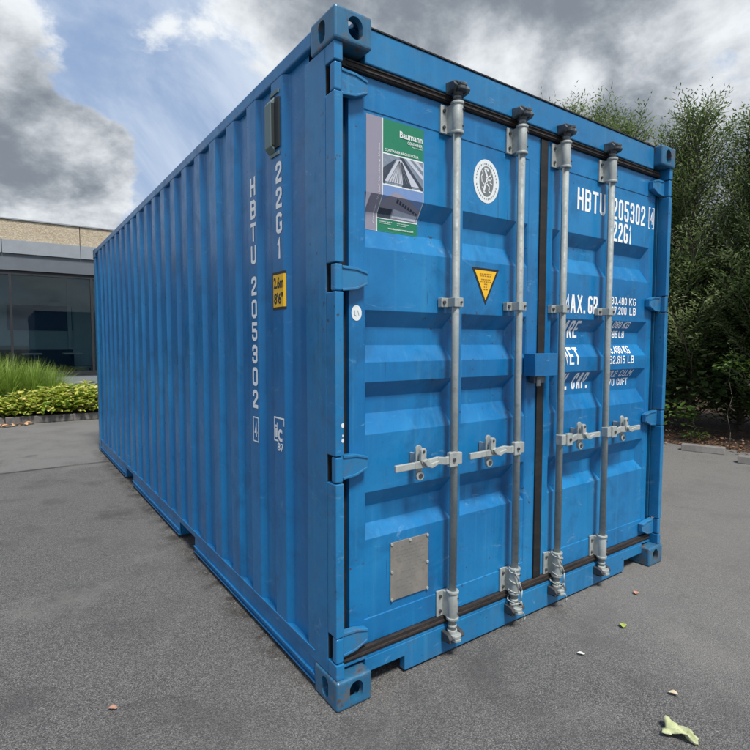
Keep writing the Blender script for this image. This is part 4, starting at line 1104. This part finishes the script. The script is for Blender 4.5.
# young growth at the foot of the hedge
ym = [leafy_mesh(random.Random(21), 150, .34, .55, .10, 'young', .5), leafy_mesh(random.Random(22), 110, .30, .60, .085, 'young', .4)]
for i, (x, y, z, s, lb_) in enumerate([(6.95, 2.10, .18, .85, 'light green bush low in the hedge beside the container edge'), (6.85, 1.30, .95, .62, 'fresh green sprig hanging at the right edge of the picture'),
                                 (7.0, 3.0, .0, .75, 'small green bush at the hedge foot behind the container edge'), (6.9, 1.75, .0, .5, 'tiny green seedling at the hedge foot by the litter')]):
    o = empty('young_shrub', lb_, 'shrub', (x, y, 0), 'young shrubs along the hedge foot')
    c = bpy.data.objects.new('foliage', ym[i % 2]); COL.objects.link(c); c.parent = o; c.location = (0, 0, z); c.scale = (s, s, s*.9)
    mb = MB(); zt_ = max(.35, z+.15); mb.tube([(0, 0, 0), (.03, .01, zt_*.2), (-.02, .04, zt_*.42), (.02, .0, zt_*.63), (-.03, .03, zt_*.82), (.0, .03, zt_)], .004, 6); mb.build('stem', M['bark'], o)
# leaf litter strip under the trees
def litter_mat():
    mm = mat('leaf_litter', (.06, .035, .02), .95); g = G(mm); v_ = g.vor(30); s2 = g.n('ShaderNodeSeparateColor'); g.l(v_.outputs['Color'], s2.inputs[0])
    c = g.mix(s2.outputs[0], (.022, .014, .010), (.16, .085, .045)); g.col(g.mix(g.rng(g.noise(4, 5, .6), .4, .7), c, (.03, .022, .016))); g.bump(v_.outputs['Distance'], .9, .03); return mm
M['litter'] = litter_mat()
rnd = random.Random(5); vs_ = []; fs_ = []
ny = 60
for j in range(ny+1):
    y = -14+34*j/ny; e = 6.72+.10*sin(y*2.1)+rnd.uniform(-.05, .05)
    for x, z in ((e, .005), (e+.22, .06+rnd.uniform(-.02, .03)), (e+.9, .10+rnd.uniform(-.02, .03)), (13.5, .08)): vs_.append((x, y, z))
for j in range(ny):
    for i in range(3): b = j*4+i; fs_.append((b, b+1, b+5, b+4))
struct(mesh_obj('litter_ground', vs_, fs_, M['litter'], smooth=True))
# loose dry leaves along that edge: nobody could count them
M['dry'] = leaf_mat('dry_leaves', [(.07, .035, .02), (.20, .10, .05), (.36, .22, .13), (.50, .38, .28)], .8, .1)
vs = []; fs = []; tn = []
for i in range(1500):
    y = rnd.uniform(-3, 7); x = 6.66+abs(rnd.gauss(0, .38))+(-.18 if rnd.random() < .15 else 0); l = rnd.uniform(.025, .06); a = rnd.uniform(0, 2*pi)
    zb = .012+(.07 if x > 6.95 else .25*(max(0, x-6.75)))+rnd.uniform(0, .02)
    d = Vector((cos(a), sin(a), rnd.uniform(-.2, .3)))*l; s = Vector((-sin(a), cos(a), rnd.uniform(-.4, .4)))*l*.35; c = Vector((x, y, zb)); b = len(vs)
    vs += [c, c+d*.5+s+Vector((0, 0, .008)), c+d, c+d*.5-s+Vector((0, 0, .008))]; fs.append((b, b+1, b+2, b+3)); tn.append(rnd.random()**1.6)
o = mesh_obj('dry_leaf_litter', vs, fs, M['dry']); tones(o.data, tn); tag(o, 'scattered dry brown leaves along the hedge foot', 'leaf litter', kind='stuff')
# concrete wheel stops
M['conc'] = plain('weathered_concrete', (.16, .155, .145), (.25, .24, .225), .9, 7, .5)
for (x, y, a, lb_) in ((6.36, 1.42, radians(-72), 'low concrete block on the asphalt before the hedge, nearer the container'), (6.12, .68, radians(-74), 'low concrete block on the asphalt before the hedge, farther from the container')):
    mb = MB(); mb.prism([(-.24, -.075, 0), (-.24, .075, 0), (-.24, .055, .085), (-.24, -.055, .085)], (.48, 0, 0))
    o = mb.build('wheel_stop', M['conc'], None, .008); o.location = (x, y, 0); o.rotation_euler = (0, 0, a); tag(o, lb_, 'wheel stop', 'concrete blocks before the hedge')

# ------------------------------------------------------------------ fallen leaves on the asphalt
def leaf_obj(name, x, y, l, w_, a, c1, lb_, curl=.3, cat='leaf'):
    mm = plain(name+'_surface', c1, tuple(min(1, k*1.35) for k in c1), .7, 40, .3)
    vs = []; fs = []; n = 7; rr = random.Random(int(x*1000)); 
    for i in range(n+1):
        t = i/n; hw = w_*sin(pi*min(1, max(0.03, t*.94+.03)))**.8*rr.uniform(.85, 1.1)
        for j in (-1, -.5, 0, .5, 1):
            z = .003+l*curl*(.55*j*j*sin(pi*t)+.35*abs(sin(2.5*t+1)))+rr.uniform(0, .002)
            vs.append(((t-.5)*l, j*hw, z))
    for i in range(n):
        for j in range(4): b = i*5+j; fs.append((b, b+1, b+6, b+5))
    o = mesh_obj(name, vs, fs, mm, smooth=True); o.location = (x, y, .002); o.rotation_euler = (0, 0, a)
    sm = o.modifiers.new('s', 'SOLIDIFY'); sm.thickness = .0012
    tag(o, lb_, cat); return o
leaf_obj('fallen_leaf', 1.477, -.285, .045, .016, .6, (.34, .42, .08), 'small yellow green leaf on the asphalt before the right door')
leaf_obj('fallen_leaf', 1.097, -.304, .034, .009, -.8, (.62, .62, .55), 'small whitish scrap of leaf on the asphalt', .2)
leaf_obj('fallen_leaf', 1.867, -.139, .040, .014, .4, (.52, .26, .17), 'small pinkish brown leaf nearest the container sill')
leaf_obj('fallen_leaf', 1.156, -.676, .036, .012, 1.9, (.56, .46, .32), 'tiny beige leaf between the green scraps')
leaf_obj('fallen_leaf', -.689, .516, .034, .012, -.5, (.36, .20, .14), 'small brown leaf on the asphalt left of the container')
mmc = plain('crumpled_leaf_surface', (.42, .46, .22), (.62, .64, .42), .7, 30, .4)
rr = random.Random(4); vs = []; fs = []; nu, nv = 14, 8
for i in range(nu+1):
    t = i/nu
    for j in range(nv+1):
        q = j/nv*2-1; hw = .046*(1-t)**.75*(.85+.3*t)+.004
        fold = .022*abs(sin(q*2.6+t*2.0))*(1-.5*t)+.010*sin(7*t+3*q)
        vs.append((t*.108-.050+.005*rr.uniform(-1, 1), q*hw+.010*sin(5*t), .006+fold+rr.uniform(0, .004)))
for i in range(nu):
    for j in range(nv): b = i*(nv+1)+j; fs.append((b, b+1, b+nv+2, b+nv+1))
cl_ = mesh_obj('crumpled_leaf', vs, fs, mmc, smooth=True); cl_.location = (.945, -.800, .001); cl_.rotation_euler = (0, 0, radians(-72))
sm = cl_.modifiers.new('s', 'SOLIDIFY'); sm.thickness = .0012
tag(cl_, 'crumpled pale green leaf lying alone, much larger than the other scraps on the asphalt', 'leaf')
# loose grit on the asphalt: nobody could count it
M['grit'] = plain('grit_stone', (.10, .095, .085), (.34, .32, .28), .9, 60, .2)
rr = random.Random(9); vs = []; fs = []
def stone(x, y, r):
    b = len(vs); k = 5
    for z, q in ((0, 1.0), (r*.7, .75)):
        for i in range(k): a = 2*pi*i/k+rr.uniform(-.3, .3); vs.append((x+cos(a)*r*q*rr.uniform(.7, 1.2), y+sin(a)*r*q*rr.uniform(.7, 1.2), z))
    for i in range(k): fs.append((b+i, b+(i+1) % k, b+k+(i+1) % k, b+k+i))
    fs.append(tuple(b+k+i for i in range(k)))
for i in range(900): stone(-abs(rr.gauss(0, .06))+.03, rr.uniform(.2, 6), rr.uniform(.0012, .0035))
for i in range(350): stone(rr.uniform(.2, 2.4), .04-abs(rr.gauss(0, .05)), rr.uniform(.0012, .0035))
for i in range(900): stone(rr.uniform(-1.2, 3.2), rr.uniform(-1.1, 2.5), rr.uniform(.0010, .0024))
for i in range(700): stone(rr.uniform(5.6, 6.8), rr.uniform(-1, 3.5), rr.uniform(.002, .008))
o = mesh_obj('loose_grit', vs, fs, M['grit']); tag(o, 'fine loose grit scattered over the asphalt and gathered at the container foot', 'grit', kind='stuff')
for i, (x, y, a) in enumerate(((-.98, 8.95, .3), (-.86, 9.02, 1.2), (-.74, 9.0, 2.2), (-1.05, 9.05, .9), (-.66, 9.10, .1))):
    o = leaf_obj('dry_leaf', x, y, .16, .05, a, (.52, .30, .16), 'dry orange leaf in the small heap at the foot of the kerb', .35); o['group'] = 'dry leaves heaped at the kerb'
